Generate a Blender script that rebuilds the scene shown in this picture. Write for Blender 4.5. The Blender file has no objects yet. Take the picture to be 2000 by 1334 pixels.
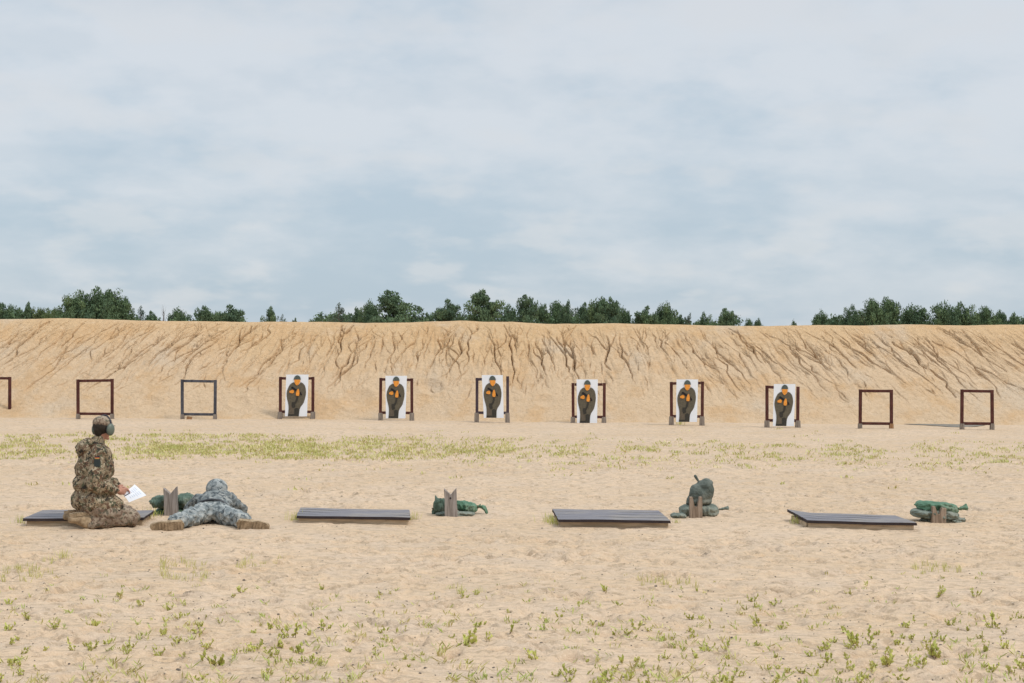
import bpy, bmesh, math, random
import numpy as np
from mathutils import Vector, Matrix, noise as mnoise
R = math.radians
random.seed(7); rng = np.random.default_rng(11)
scene = bpy.context.scene
COL = scene.collection

# ------------------------------------------------------------------ camera
CAM_H = 1.79; FPX = 3083.0
PITCH = math.atan(23/FPX); ROLL = R(0.45)
_f = Vector((0, math.cos(PITCH), math.sin(PITCH))); _u0 = Vector((0, -math.sin(PITCH), math.cos(PITCH))); _x0 = Vector((1, 0, 0))
_r = _x0*math.cos(ROLL) + _u0*math.sin(ROLL); _u = -_x0*math.sin(ROLL) + _u0*math.cos(ROLL)
CPOS = Vector((0, 0, CAM_H))
cam_d = bpy.data.cameras.new('camera'); cam = bpy.data.objects.new('camera', cam_d); COL.objects.link(cam)
cam.matrix_world = Matrix(((_r.x, _u.x, -_f.x, 0), (_r.y, _u.y, -_f.y, 0), (_r.z, _u.z, -_f.z, CAM_H), (0, 0, 0, 1)))
cam_d.sensor_width = 36; cam_d.lens = 36*FPX/2000; cam_d.clip_start = 0.1; cam_d.clip_end = 6000
scene.camera = cam
def ray(px, py): return _f*FPX + _r*(px-1000) + _u*(667-py)
def gp(px, py, z=0.0):          # point of the photograph's place at height z
    v = ray(px, py); return CPOS + v*((z-CAM_H)/v.z)
def at(px, py, d):              # point at distance y = d
    v = ray(px, py); return CPOS + v*(d/v.y)

# ------------------------------------------------------------------ world, sun, exposure
SUN_EL, SUN_AZ = R(54), R(62)          # azimuth: from +x towards -y (behind the camera's right shoulder)
sdir = Vector((math.cos(SUN_EL)*math.sin(SUN_AZ), -math.cos(SUN_EL)*math.cos(SUN_AZ), math.sin(SUN_EL)))
w = bpy.data.worlds.new('World'); scene.world = w; w.use_nodes = True
nt = w.node_tree; N = nt.nodes; L = nt.links; N.clear()
out = N.new('ShaderNodeOutputWorld'); bg = N.new('ShaderNodeBackground'); bg.inputs['Strength'].default_value = 0.12
sky = N.new('ShaderNodeTexSky'); sky.sky_type = 'NISHITA'; sky.sun_disc = False
sky.sun_elevation = SUN_EL; sky.sun_rotation = math.pi - SUN_AZ
tc = N.new('ShaderNodeTexCoord'); sep = N.new('ShaderNodeSeparateXYZ'); L.new(tc.outputs['Generated'], sep.inputs[0])
def wm(op, a, b=None, clamp=False):
    n = N.new('ShaderNodeMath'); n.operation = op; n.use_clamp = clamp
    for i, v in enumerate((a, b)):
        if v is None: continue
        if isinstance(v, (int, float)): n.inputs[i].default_value = v
        else: L.new(v, n.inputs[i])
    return n.outputs[0]
zc = wm('MAXIMUM', sep.outputs['Z'], 0.0)
den = wm('ADD', zc, 0.33)
cmb = N.new('ShaderNodeCombineXYZ'); L.new(wm('DIVIDE', sep.outputs['X'], den), cmb.inputs[0]); L.new(wm('DIVIDE', sep.outputs['Y'], den), cmb.inputs[1])
def wnoise(scale, detail, rough, off):
    m = N.new('ShaderNodeMapping'); m.inputs['Location'].default_value = off; L.new(cmb.outputs[0], m.inputs[0])
    n = N.new('ShaderNodeTexNoise'); n.inputs['Scale'].default_value = scale; n.inputs['Detail'].default_value = detail; n.inputs['Roughness'].default_value = rough
    L.new(m.outputs[0], n.inputs['Vector']); return n.outputs['Fac']
def wramp(fac, a, b):
    n = N.new('ShaderNodeMapRange'); n.interpolation_type = 'SMOOTHSTEP'
    n.inputs['From Min'].default_value = a; n.inputs['From Max'].default_value = b; L.new(fac, n.inputs['Value']); return n.outputs[0]
def wmix(fac, a, b):
    n = N.new('ShaderNodeMix'); n.data_type = 'RGBA'
    if isinstance(fac, float): n.inputs['Factor'].default_value = fac
    else: L.new(fac, n.inputs['Factor'])
    for s, v in (('A', a), ('B', b)):
        i = [q for q in n.inputs if q.name == s and q.type == 'RGBA'][0]
        if isinstance(v, tuple): i.default_value = (*v, 1)
        else: L.new(v, i)
    return [o for o in n.outputs if o.type == 'RGBA'][0]
K = 1/0.12
def sc(c, k=1): return tuple(v*K*k for v in c)
n1 = wnoise(1.5, 4, 0.5, (3.1, 1.7, 0)); n2 = wnoise(3.6, 5, 0.52, (8.3, 4.2, 0)); n3 = wnoise(10, 5, 0.55, (1.3, 9.2, 0))
cl = wm('ADD', wm('MULTIPLY', n1, 0.44), wm('ADD', wm('MULTIPLY', n2, 0.38), wm('MULTIPLY', n3, 0.18)))
cloud = wramp(cl, 0.41, 0.58)
n4 = wnoise(5.5, 4, 0.5, (2.2, 6.1, 0))
low = wramp(sep.outputs['Z'], 0.0, 0.17)                      # clearer blue air low down
base = wmix(low, sc((.425, .52, .605)), sc((.465, .56, .645)))
top = wmix(low, sc((.535, .60, .665)), sc((.64, .68, .725)))
c1 = wmix(cloud, base, top)
fin = wmix(wramp(n2, 0.50, 0.68), c1, sc((.67, .695, .735)))
fin2 = wmix(wm('MULTIPLY', wramp(n3, 0.46, 0.70), 0.40), c1, fin)
fin2 = wmix(wm('MULTIPLY', wramp(n4, 0.50, 0.66), 0.55), fin2, sc((.655, .675, .70)))
fin2 = wmix(wm('MULTIPLY', wramp(n4, 0.48, 0.34), 0.25), fin2, sc((.44, .53, .61)))
skm = wmix(0.10, fin2, sky.outputs[0])
zen = wm('ADD', 1.0, wm('MULTIPLY', wramp(sep.outputs['Z'], 0.28, 0.9), 1.0))
vm = N.new('ShaderNodeVectorMath'); vm.operation = 'SCALE'; L.new(skm, vm.inputs[0]); L.new(zen, vm.inputs['Scale'])
L.new(vm.outputs[0], bg.inputs['Color']); L.new(bg.outputs[0], out.inputs['Surface'])

ld = bpy.data.lights.new('sun', 'SUN'); ld.energy = 1.5; ld.angle = R(11); ld.color = (1.0, 0.95, 0.87)
lo = bpy.data.objects.new('sun', ld); COL.objects.link(lo); lo.location = (20, -20, 40)
lo.rotation_euler = (-sdir).to_track_quat('-Z', 'Y').to_euler()
scene.view_settings.view_transform = 'Standard'; scene.view_settings.look = 'None'
scene.view_settings.exposure = 0.12; scene.view_settings.gamma = 1

# ------------------------------------------------------------------ helpers
def vnoise(x, y, seed=0):
    x = np.asarray(x, float); y = np.asarray(y, float)
    xi = np.floor(x).astype(np.int64); yi = np.floor(y).astype(np.int64); fx = x-xi; fy = y-yi
    fx = fx*fx*(3-2*fx); fy = fy*fy*(3-2*fy)
    def h(a, b):
        n = (a*374761393 + b*668265263 + seed*1442695041) & 0xffffffff
        n = ((n ^ (n >> 13))*1274126177) & 0xffffffff
        n = n ^ (n >> 16); return (n & 0xffff)/65535.0
    return (h(xi, yi)*(1-fx)+h(xi+1, yi)*fx)*(1-fy) + (h(xi, yi+1)*(1-fx)+h(xi+1, yi+1)*fx)*fy
def fbm(x, y, o=4, seed=0):
    s = 0; a = 1; t = 0
    for k in range(o):
        s = s + a*(vnoise(x*2**k, y*2**k, seed+k*17)-.5); t += a; a *= .5
    return s/t

def mat(name, base, rough=0.9, build=None, **kw):
    m = bpy.data.materials.new(name); m.use_nodes = True
    b = m.node_tree.nodes['Principled BSDF']; b.inputs['Base Color'].default_value = (*base, 1); b.inputs['Roughness'].default_value = rough
    b.inputs['Specular IOR Level'].default_value = kw.get('spec', 0.25)
    if kw.get('metal'): b.inputs['Metallic'].default_value = kw['metal']
    if build: build(NT(m, b))
    return m
class NT:                       # small node-writing helper
    def __init__(s, m, b): s.t = m.node_tree; s.N = s.t.nodes; s.L = s.t.links; s.b = b; s.tc = s.N.new('ShaderNodeTexCoord')
    def put(s, i, v):
        if isinstance(v, (int, float)): i.default_value = v
        elif isinstance(v, tuple): i.default_value = (*v, 1) if len(v) == 3 and i.type == 'RGBA' else v
        else: s.L.new(v, i)
    def co(s, scale=(1, 1, 1), rot=(0, 0, 0), space='Object'):
        m = s.N.new('ShaderNodeMapping'); m.inputs['Scale'].default_value = scale; m.inputs['Rotation'].default_value = rot
        s.L.new(s.tc.outputs[space], m.inputs[0]); return m.outputs[0]
    def noise(s, v, scale, detail=4, rough=.55, dist=0):
        n = s.N.new('ShaderNodeTexNoise'); s.L.new(v, n.inputs['Vector'])
        n.inputs['Scale'].default_value = scale; n.inputs['Detail'].default_value = detail; n.inputs['Roughness'].default_value = rough; n.inputs['Distortion'].default_value = dist
        return n.outputs['Fac']
    def ramp(s, f, a, b, lo=0., hi=1.):
        n = s.N.new('ShaderNodeMapRange'); n.interpolation_type = 'SMOOTHSTEP'; s.L.new(f, n.inputs['Value'])
        n.inputs['From Min'].default_value = a; n.inputs['From Max'].default_value = b; n.inputs['To Min'].default_value = lo; n.inputs['To Max'].default_value = hi
        return n.outputs[0]
    def mix(s, f, a, b, blend='MIX'):
        n = s.N.new('ShaderNodeMix'); n.data_type = 'RGBA'; n.blend_type = blend; s.put(n.inputs['Factor'], f)
        ii = [q for q in n.inputs if q.type == 'RGBA']; s.put(ii[0], a); s.put(ii[1], b)
        return [o for o in n.outputs if o.type == 'RGBA'][0]
    def math(s, op, a, b=0.):
        n = s.N.new('ShaderNodeMath'); n.operation = op; s.put(n.inputs[0], a); s.put(n.inputs[1], b); return n.outputs[0]
    def bump(s, h, strength, dist, prev=None):
        n = s.N.new('ShaderNodeBump'); n.inputs['Strength'].default_value = strength; n.inputs['Distance'].default_value = dist
        s.L.new(h, n.inputs['Height'])
        if prev is not None: s.L.new(prev, n.inputs['Normal'])
        return n.outputs[0]
    def color(s, c): s.put(s.b.inputs['Base Color'], c)
    def normal(s, n): s.L.new(n, s.b.inputs['Normal'])
    def rnd(s):
        n = s.N.new('ShaderNodeObjectInfo'); return n.outputs['Random']

class MB:                       # mesh builder
    def __init__(s): s.v = []; s.f = []; s.m = []
    def add(s, vs, fs, mi=0):
        o = len(s.v); s.v += [tuple(p) for p in vs]; s.f += [tuple(i+o for i in q) for q in fs]; s.m += [mi]*len(fs)
    def box(s, c, d, rot=None, mi=0, taper=1.0):
        vs = []
        for z in (-1, 1):
            k = taper if z > 0 else 1
            for x, y in ((-1, -1), (1, -1), (1, 1), (-1, 1)):
                p = Vector((x*d[0]/2*k, y*d[1]/2*k, z*d[2]/2))
                if rot is not None: p = rot @ p
                vs.append(p + Vector(c))
        s.add(vs, [(0, 3, 2, 1), (4, 5, 6, 7), (0, 1, 5, 4), (1, 2, 6, 5), (2, 3, 7, 6), (3, 0, 4, 7)], mi)
    def prism(s, pts, y0, y1, mi=0, tf=None):      # polygon in xz, thickness along y
        n = len(pts); vs = [Vector((x, y0, z)) for x, z in pts] + [Vector((x, y1, z)) for x, z in pts]
        if tf: vs = [tf(p) for p in vs]
        s.add(vs, [tuple(range(n)), tuple(reversed(range(n, 2*n)))] + [(i+n, (i+1) % n+n, (i+1) % n, i) for i in range(n)], mi)
    def tube(s, pts, rad, seg=8, mi=0, caps=True):
        pts = [Vector(p) for p in pts]; rings = []
        if isinstance(rad, (int, float)): rad = [rad]*len(pts)
        for i, p in enumerate(pts):
            t = (pts[min(i+1, len(pts)-1)] - pts[max(i-1, 0)]).normalized()
            a = t.orthogonal().normalized() if i == 0 else (a - t*a.dot(t)).normalized()
            b = t.cross(a)
            rings.append([p + (a*math.cos(2*math.pi*k/seg) + b*math.sin(2*math.pi*k/seg))*rad[i] for k in range(seg)])
        vs = [q for r in rings for q in r]; fs = []
        for i in range(len(pts)-1):
            for k in range(seg): k2 = (k+1) % seg; fs.append((i*seg+k, i*seg+k2, (i+1)*seg+k2, (i+1)*seg+k))
        if caps: fs += [tuple(reversed(range(seg))), tuple(range((len(pts)-1)*seg, len(pts)*seg))]
        s.add(vs, fs, mi)
    def cap(s, p0, p1, r0, r1, seg=16):            # tapered capsule
        p0, p1 = Vector(p0), Vector(p1); d = p1-p0; l = d.length; t = d/l if l > 1e-6 else Vector((0, 0, 1))
        pts = []; rr = []
        for k in range(6): a = -math.pi/2 + (k+.12)*math.pi/2/6; pts.append(p0 + t*math.sin(a)*r0); rr.append(math.cos(a)*r0)
        pts.append(p0); rr.append(r0)
        pts.append(p1); rr.append(r1)
        for k in range(1, 7): a = (k-.12)*math.pi/2/6; pts.append(p1 + t*math.sin(a)*r1); rr.append(math.cos(a)*r1)
        s.tube(pts, rr, seg)
    def ell(s, c, r, rot=None, seg=20, rings=12):
        vs = []; fs = []
        for i in range(rings+1):
            a = -math.pi/2 + math.pi*max(0.02, min(rings-.02, i))/rings
            for k in range(seg):
                b = 2*math.pi*k/seg; p = Vector((r[0]*math.cos(a)*math.cos(b), r[1]*math.cos(a)*math.sin(b), r[2]*math.sin(a)))
                if rot is not None: p = rot @ p
                vs.append(p+Vector(c))
        for i in range(rings):
            for k in range(seg): k2 = (k+1) % seg; fs.append((i*seg+k, i*seg+k2, (i+1)*seg+k2, (i+1)*seg+k))
        fs += [tuple(reversed(range(seg))), tuple(range(rings*seg, (rings+1)*seg))]
        s.add(vs, fs)
    def mesh(s, name, mats, smooth=False):
        me = bpy.data.meshes.new(name); me.from_pydata(s.v, [], s.f)
        for m in (mats if isinstance(mats, (list, tuple)) else [mats]): me.materials.append(m)
        me.polygons.foreach_set('material_index', s.m)
        if smooth: me.polygons.foreach_set('use_smooth', [True]*len(me.polygons))
        me.update(); return me
def link(name, me, parent=None, loc=None):
    o = bpy.data.objects.new(name, me); COL.objects.link(o)
    if parent: o.parent = parent
    if loc is not None: o.location = loc
    return o
def tag(o, label=None, cat=None, group=None, kind=None):
    if label: o['label'] = label
    if cat: o['category'] = cat
    if group: o['group'] = group
    if kind: o['kind'] = kind
    return o
def empty(name, loc, rz=0):
    o = bpy.data.objects.new(name, None); COL.objects.link(o); o.location = loc; o.rotation_euler = (0, 0, rz); o.empty_display_size = .2; return o
def bevel(me, w=0.004, seg=2):
    bm = bmesh.new(); bm.from_mesh(me)
    bmesh.ops.bevel(bm, geom=[e for e in bm.edges if len(e.link_faces) == 2 and e.calc_face_angle(0) > .5], offset=w, segments=seg, affect='EDGES', profile=.6)
    bm.to_mesh(me); bm.free(); return me
def fuse(mb, name, mats, voxel=.012, smooth=4, wr=0, wscale=.1, wr2=0, wscale2=.04, sfac=.5):   # one continuous surface
    t = bpy.data.objects.new('t', mb.mesh('t', mats)); COL.objects.link(t)
    m = t.modifiers.new('r', 'REMESH'); m.mode = 'VOXEL'; m.voxel_size = voxel; m.use_smooth_shade = True
    m = t.modifiers.new('s', 'SMOOTH'); m.iterations = smooth; m.factor = sfac
    for k, (a, sc_) in enumerate(((wr, wscale), (wr2, wscale2))):
        if a:
            tx = bpy.data.textures.new('wrinkle', 'CLOUDS'); tx.noise_scale = sc_; tx.noise_depth = 2
            m = t.modifiers.new('d', 'DISPLACE'); m.texture = tx; m.strength = a; m.mid_level = .5; m.texture_coords = 'LOCAL'
    dg = bpy.context.evaluated_depsgraph_get(); me = bpy.data.meshes.new_from_object(t.evaluated_get(dg)); me.name = name
    bpy.data.objects.remove(t)
    for m in (mats if isinstance(mats, (list, tuple)) else [mats]):
        if m.name not in [q.name for q in me.materials if q]: me.materials.append(m)
    me.polygons.foreach_set('use_smooth', [True]*len(me.polygons)); return me
def grid_mesh(name, V, mats, nu, nv):
    me = bpy.data.meshes.new(name); n = nu*nv; me.vertices.add(n); me.vertices.foreach_set('co', V.reshape(-1).astype(np.float32))
    i = np.arange(n).reshape(nv, nu); q = np.stack([i[:-1, :-1], i[:-1, 1:], i[1:, 1:], i[1:, :-1]], -1).reshape(-1, 4)
    me.loops.add(q.size); me.loops.foreach_set('vertex_index', q.reshape(-1).astype(np.int32))
    me.polygons.add(len(q)); me.polygons.foreach_set('loop_start', np.arange(0, q.size, 4, dtype=np.int32))
    me.polygons.foreach_set('use_smooth', np.ones(len(q), bool))
    me.materials.append(mats); me.update(calc_edges=True); me.validate(); return me
def quads_mesh(name, V, mats):          # V: (n,4,3) loose quads
    me = bpy.data.meshes.new(name); n = len(V); me.vertices.add(n*4); me.vertices.foreach_set('co', V.reshape(-1).astype(np.float32))
    me.loops.add(n*4); me.loops.foreach_set('vertex_index', np.arange(n*4, dtype=np.int32))
    me.polygons.add(n); me.polygons.foreach_set('loop_start', np.arange(0, n*4, 4, dtype=np.int32))
    me.materials.append(mats); me.update(calc_edges=True); me.validate(); return me

# ------------------------------------------------------------------ materials of the setting
def b_sand(t):
    v = t.co(); big = t.noise(v, .35, 5, .6); med = t.noise(v, 1.8, 5, .6); fine = t.noise(v, 22, 4, .65)
    c = t.mix(t.ramp(big, .38, .62), (0.580, 0.415, 0.265), (0.630, 0.463, 0.314))
    c = t.mix(t.ramp(med, .42, .66, 0, .55), c, (0.530, 0.415, 0.314))
    fl = t.noise(t.co((1, 2.4, 1)), 6, 4, .6)
    c = t.mix(t.ramp(fl, .48, .64, 0, .7), c, (0.449, 0.339, 0.233))
    dn = t.noise(t.co((1, 1.9, 1)), 9.5, 3, .6, .4); c = t.mix(t.ramp(dn, .54, .64, 0, .75), c, (0.377, 0.275, 0.181)); c = t.mix(t.ramp(dn, .34, .46, .35, 0), c, (0.698, 0.527, 0.377))
    c = t.mix(t.ramp(fine, .35, .7, 0, .30), c, (0.496, 0.377, 0.276))
    gr = t.noise(v, 120, 2, .5); c = t.mix(t.ramp(gr, .60, .75, 0, .35), c, (0.428, 0.334, 0.254))
    gr2 = t.noise(v, 75, 2, .5); c = t.mix(t.ramp(gr2, .60, .72, 0, .4), c, (0.798, 0.647, 0.489))
    t.color(c)
    t.normal(t.bump(gr, .3, .004, t.bump(fine, .6, .02, t.bump(dn, .7, -.035, t.bump(t.noise(v, 5, 5, .6), .7, .06)))))
M_sand = mat('sand', (.6, .5, .35), .95, b_sand, spec=.1)
def b_berm(t):
    v = t.co(); big = t.noise(v, .22, 5, .6); med = t.noise(v, 1.1, 6, .62); fine = t.noise(v, 26, 4, .65)
    sp = t.N.new('ShaderNodeSeparateXYZ'); t.L.new(t.tc.outputs['Object'], sp.inputs[0])
    hz = t.math('ADD', sp.outputs['Z'], t.math('MULTIPLY', t.math('SUBTRACT', big, .5), 3.4))
    c = t.mix(t.ramp(hz, 1.2, 2.7), (0.603, 0.435, 0.279), (0.603, 0.404, 0.222))
    c = t.mix(t.ramp(med, .45, .68, 0, .7), c, (0.566, 0.351, 0.175))
    c = t.mix(t.ramp(t.noise(t.co((1, 1, 1), (0, 0, .7)), .5, 5, .6), .52, .68, 0, .6), c, (0.557, 0.450, 0.336))
    c = t.mix(t.ramp(fine, .38, .68, 0, .3), c, (0.452, 0.314, 0.192))
    md = t.noise(v, 8, 5, .65, .3); c = t.mix(t.ramp(md, .52, .68, 0, .5), c, (0.440, 0.304, 0.180)); c = t.mix(t.ramp(md, .33, .45, .4, 0), c, (0.692, 0.513, 0.340))
    t.color(c); t.normal(t.bump(fine, .6, .03, t.bump(md, .7, .10)))
M_berm = mat('berm_sand', (.6, .44, .28), .95, b_berm, spec=.1)

# ------------------------------------------------------------------ ground: one sheet to the horizon
def spaced(lo, hi, step): return list(np.arange(lo, hi, step))
xs = np.array(sorted(set([-1800, -700, -300, -120, -60, -40, -30] + spaced(-24, -7.5, .12) + spaced(-7.5, 7.5, .026) + spaced(7.5, 24.01, .12) + [30, 40, 60, 120, 300, 700, 1800])))
ys = np.array(sorted(set([-1500, -400, -100, -30, -10, 0, 4] + spaced(6, 8, .12) + spaced(8, 18.2, .022) + spaced(18.2, 27, .045) + spaced(27, 46, .10) + [48, 55, 70, 100, 200, 500, 1500, 4000])))
GX, GY = np.meshgrid(xs, ys)
near = (np.abs(GX) < 26) & (GY > 5) & (GY < 47)
GZ = np.where(near, .035*fbm(GX*.45, GY*.45, 3, 5) + .016*fbm(GX*2.0, GY*2.6, 3, 9) + .022*fbm(GX*6, GY*9, 4, 21), 0)
def stamp(cx, cy, rx, ry, dep, ang=0, rim=.35):
    r = max(rx, ry)*1.9; i0, i1 = np.searchsorted(xs, (cx-r, cx+r)); j0, j1 = np.searchsorted(ys, (cy-r, cy+r))
    if i1-i0 < 2 or j1-j0 < 2: return
    X = GX[j0:j1, i0:i1]-cx; Y = GY[j0:j1, i0:i1]-cy; a = X*math.cos(ang)+Y*math.sin(ang); b = -X*math.sin(ang)+Y*math.cos(ang)
    q = np.sqrt((a/rx)**2+(b/ry)**2)
    GZ[j0:j1, i0:i1] += -dep*np.exp(-(q**2.6)) + dep*rim*np.exp(-((q-1.35)/.28)**2)
for k in range(8500):
    cy = 8 + 19*rng.random()**.9; cx = (rng.random()*2-1)*(cy*.36+.5)
    s_ = rng.uniform(.35, 1.15); dens = vnoise(np.array(cx*.5), np.array(cy*.8), 3)
    if rng.random() > .25+1.1*dens: continue
    stamp(cx, cy, .13*s_, .06*s_, rng.uniform(.012, .036)*min(1, s_+.2)*1.25, rng.uniform(-.5, .5) + (0 if rng.random() < .7 else 1.5), .4)
for k in range(900):
    cy = rng.uniform(24, 41); cx = (rng.random()*2-1)*(cy*.36)
    stamp(cx, cy, .22, .12, rng.uniform(.01, .03), rng.uniform(-.3, .3), .4)
def gz(x, y):
    i = int(np.clip(np.searchsorted(xs, x)-1, 0, len(xs)-2)); j = int(np.clip(np.searchsorted(ys, y)-1, 0, len(ys)-2))
    fx = (x-xs[i])/(xs[i+1]-xs[i]); fy = (y-ys[j])/(ys[j+1]-ys[j])
    return float((GZ[j, i]*(1-fx)+GZ[j, i+1]*fx)*(1-fy)+(GZ[j+1, i]*(1-fx)+GZ[j+1, i+1]*fx)*fy)
_p = gp(1850, 831); _m = (np.abs(GX-_p.x) < 1.6) & (np.abs(GY-_p.y) < 1.0); GZ[_m] *= .12
# wind-blown sand banked in front of and under the four shooting boards
MATS = [((84, 996), (301, 996), (281, 1011), (45, 1013)), ((587, 991.5), (800, 995.5), (801, 1011), (579, 1007)),
        ((1078.5, 993.5), (1286, 997), (1310, 1016.5), (1091, 1014.5)), ((1537, 1000.5), (1748, 1006), (1791, 1021.5), (1577, 1016.5))]
MZ = .085
def gg(px, py):          # where the line of sight meets the real ground surface
    p = gp(px, py)
    for _ in range(4): p = gp(px, py, gz(p.x, p.y))
    return p
for mp in MATS:
    P = [gp(*p, MZ) for p in mp]; c = sum(P, Vector())/4
    m_ = (np.abs(GX-c.x) < 1.2) & (np.abs(GY-c.y) < 1.2)
    GZ[m_] *= .35
    GZ += np.where(m_, .012*np.exp(-((GX-c.x)/.75)**4 - ((GY-c.y)/.55)**4), 0)
link('ground', grid_mesh('ground', np.stack([GX, GY, GZ], -1), M_sand, len(xs), len(ys)))['kind'] = 'structure'

# ------------------------------------------------------------------ berm with erosion gullies
BY = 41.45
bx = np.array(spaced(-34, -16.5, .14) + spaced(-16.5, 16.5, .015) + spaced(16.5, 34, .14))
NS = 345; S = np.linspace(0, 1, NS)      # s: 0 toe, 1 crest
CREST = [(-400, 622), (0, 620), (120, 619), (250, 623), (480, 626), (560, 625), (700, 628), (800, 627), (850, 625), (900, 624), (1000, 626), (1080, 630), (1200, 629), (1400, 633), (1500, 634), (1580, 632), (1700, 633), (1790, 631), (1900, 633), (2000, 631), (2400, 634)]
RUN = 4.1
cx_ = []; cz_ = []
for px, py in CREST: p = at(px, py+1.5, BY+RUN-.25); cx_.append(p.x); cz_.append(p.z)
HT = np.interp(bx, cx_, cz_); HT += .03*fbm(bx*1.3, bx*0+.3, 3, 4)
toe = BY + .22*fbm(bx*.25, bx*0, 2, 8)
D = np.zeros((NS, len(bx)))              # gully depth
LEN = 5.0
def lean(x): return np.interp(x, [-15, -8, -3.5, 0, 3, 8, 15], [-.50, -.42, -.12, .0, .16, .46, .56])
def carve(x, v, wd, dp):                 # v metres down from the crest along the slope
    j = (1 - v/LEN)*(NS-1); r = wd*3
    i0, i1 = np.searchsorted(bx, (x-r, x+r)); dj = r/LEN*(NS-1); j0 = max(0, int(j-dj)); j1 = min(NS, int(j+dj)+2)
    if i1 <= i0 or j1 <= j0: return
    X = bx[i0:i1]-x; Y = (S[j0:j1]-(1-v/LEN))*LEN
    q = (X[None, :]**2 + Y[:, None]**2)/(wd*wd)
    D[j0:j1, i0:i1] = np.maximum(D[j0:j1, i0:i1], dp*np.exp(-q**1.3))
def path(x, v, vend, wd, dp, up=False, ln=0., zig=.5, taper=(0.2, 1, 0.15)):
    pts = []; tot = abs(vend-v); step = .016; n = int(tot/step); drift = 0; tgt = rng.normal(0, zig)
    for k in range(n):
        if rng.random() < .13: tgt = rng.normal(0, zig)
        drift += (tgt-drift)*.25
        f = k/max(1, n-1); amp = np.interp(f, [0, .5, 1], taper) * (.45+1.0*vnoise(np.array(x*5), np.array(v*5), 7))
        carve(x, v, wd*(.65+.45*amp), dp*amp); pts.append((x, v, amp))
        sgn = -1 if up else 1
        v += sgn*step; x += step*(drift + (-lean(x)*.95 + ln if up else lean(x)*.95 + ln))
    return pts
x0 = -17.
while x0 < 17.2:
    big_ = rng.random()**2.2; v0 = rng.uniform(.10, 1.0); v1 = v0 + rng.uniform(1.0, 2.9)
    wd = rng.uniform(.011, .017)*(1+.45*big_); dp = rng.uniform(.10, .16)*(.55+1.5*big_)
    main = path(x0, v0, min(v1, 3.5), wd, dp, zig=.38, taper=(.25, 1, .2))
    for b in range(rng.integers(1, 5)):
        if len(main) < 20: continue
        i = rng.integers(10, len(main)*3//4); bx0, bv, ba = main[i]; side = rng.choice([-1, 1])
        sub = path(bx0, bv, max(.06, bv-rng.uniform(.3, 1.2)), wd*.8, dp*ba*.7, up=True, ln=side*rng.uniform(.12, .42), zig=.35, taper=(1, .7, .15))
        if len(sub) > 14 and rng.random() < .6:
            q = sub[rng.integers(6, len(sub))]; path(q[0], q[1], max(.06, q[1]-rng.uniform(.15, .6)), wd*.7, dp*.4, up=True, ln=-side*rng.uniform(.1, .4), zig=.35, taper=(1, .6, .1))
    x0 += rng.uniform(.10, .27)
for k in range(620):                      # short shallow rills
    x = rng.uniform(-17, 17); v = rng.uniform(.15, 3.1); path(x, v, v+rng.uniform(.2, .9), rng.uniform(.011, .018), rng.uniform(.02, .07), zig=.35, taper=(.2, 1, .2))
BX, SS = np.meshgrid(bx, S); Vd = (1-SS)*LEN
# slope relief: fans between gullies, streaks running with the slope, bullet-struck hollows
U = BX - Vd*np.interp(BX, [-15, 0, 15], [-.45, 0, .5])
rel = .16*fbm(U*.55, Vd*.35, 3, 31) + .06*fbm(U*2.3, Vd*.8, 3, 41) + .05*np.clip(np.abs(fbm(U*3.6, Vd*.7, 3, 71))*5, 0, 1)*np.clip((3.6-Vd)/1.2, 0, 1) + .020*fbm(U*9, Vd*2.5, 3, 51) + .012*fbm(BX*16, Vd*16, 3, 61)
rel = rel*np.clip(np.minimum(SS*6, 1)*np.minimum((1-SS)*5+.08, 1), 0, 1)
for px, py, r, dd in ((700, 765, .5, .09), (842, 745, .35, .10), (1065, 770, .3, .05), (470, 770, .3, .05), (300, 775, .35, .05), (1640, 770, .3, .05)):
    p = at(px, py, BY+1.2); hx = p.x; hv = (1-p.z/2.75)*LEN
    q = np.sqrt((BX-hx)**2 + (Vd-hv)**2)/r; rel += -dd*np.exp(-(q*1.3)**2) + dd*.35*np.exp(-((q-1)/.25)**2)
prof = np.where(SS < .12, SS**2/.24*1.0, SS-.06); prof = prof/(1-.06)
cr = np.clip((SS-.93)/.07, 0, 1); prof = prof - .012*cr**2
YY = toe[None, :] + RUN*SS; ZZ = HT[None, :]*prof - .03*(1-SS)
sl = math.atan2(2.75, RUN); nx, ny, nz = 0, -math.sin(sl), math.cos(sl)
disp = rel - D
YY = YY + ny*disp; ZZ = ZZ + nz*disp
ZZ[0] = -.12; YY[0] -= .1
# plateau and back slope
ext = [(.25, .02), (.7, .0), (1.3, -.05), (2.2, -.15), (4.5, -1.6), (7.0, -3.4)]
for dy, dz in ext:
    YY = np.vstack([YY, YY[NS-1:NS]+dy]); ZZ = np.vstack([ZZ, ZZ[NS-1:NS]+dz])
BXe = np.vstack([BX]+[BX[:1]]*len(ext))
link('berm', grid_mesh('berm', np.stack([BXe, YY, ZZ], -1), M_berm, len(bx), NS+len(ext)))['kind'] = 'structure'

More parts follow.
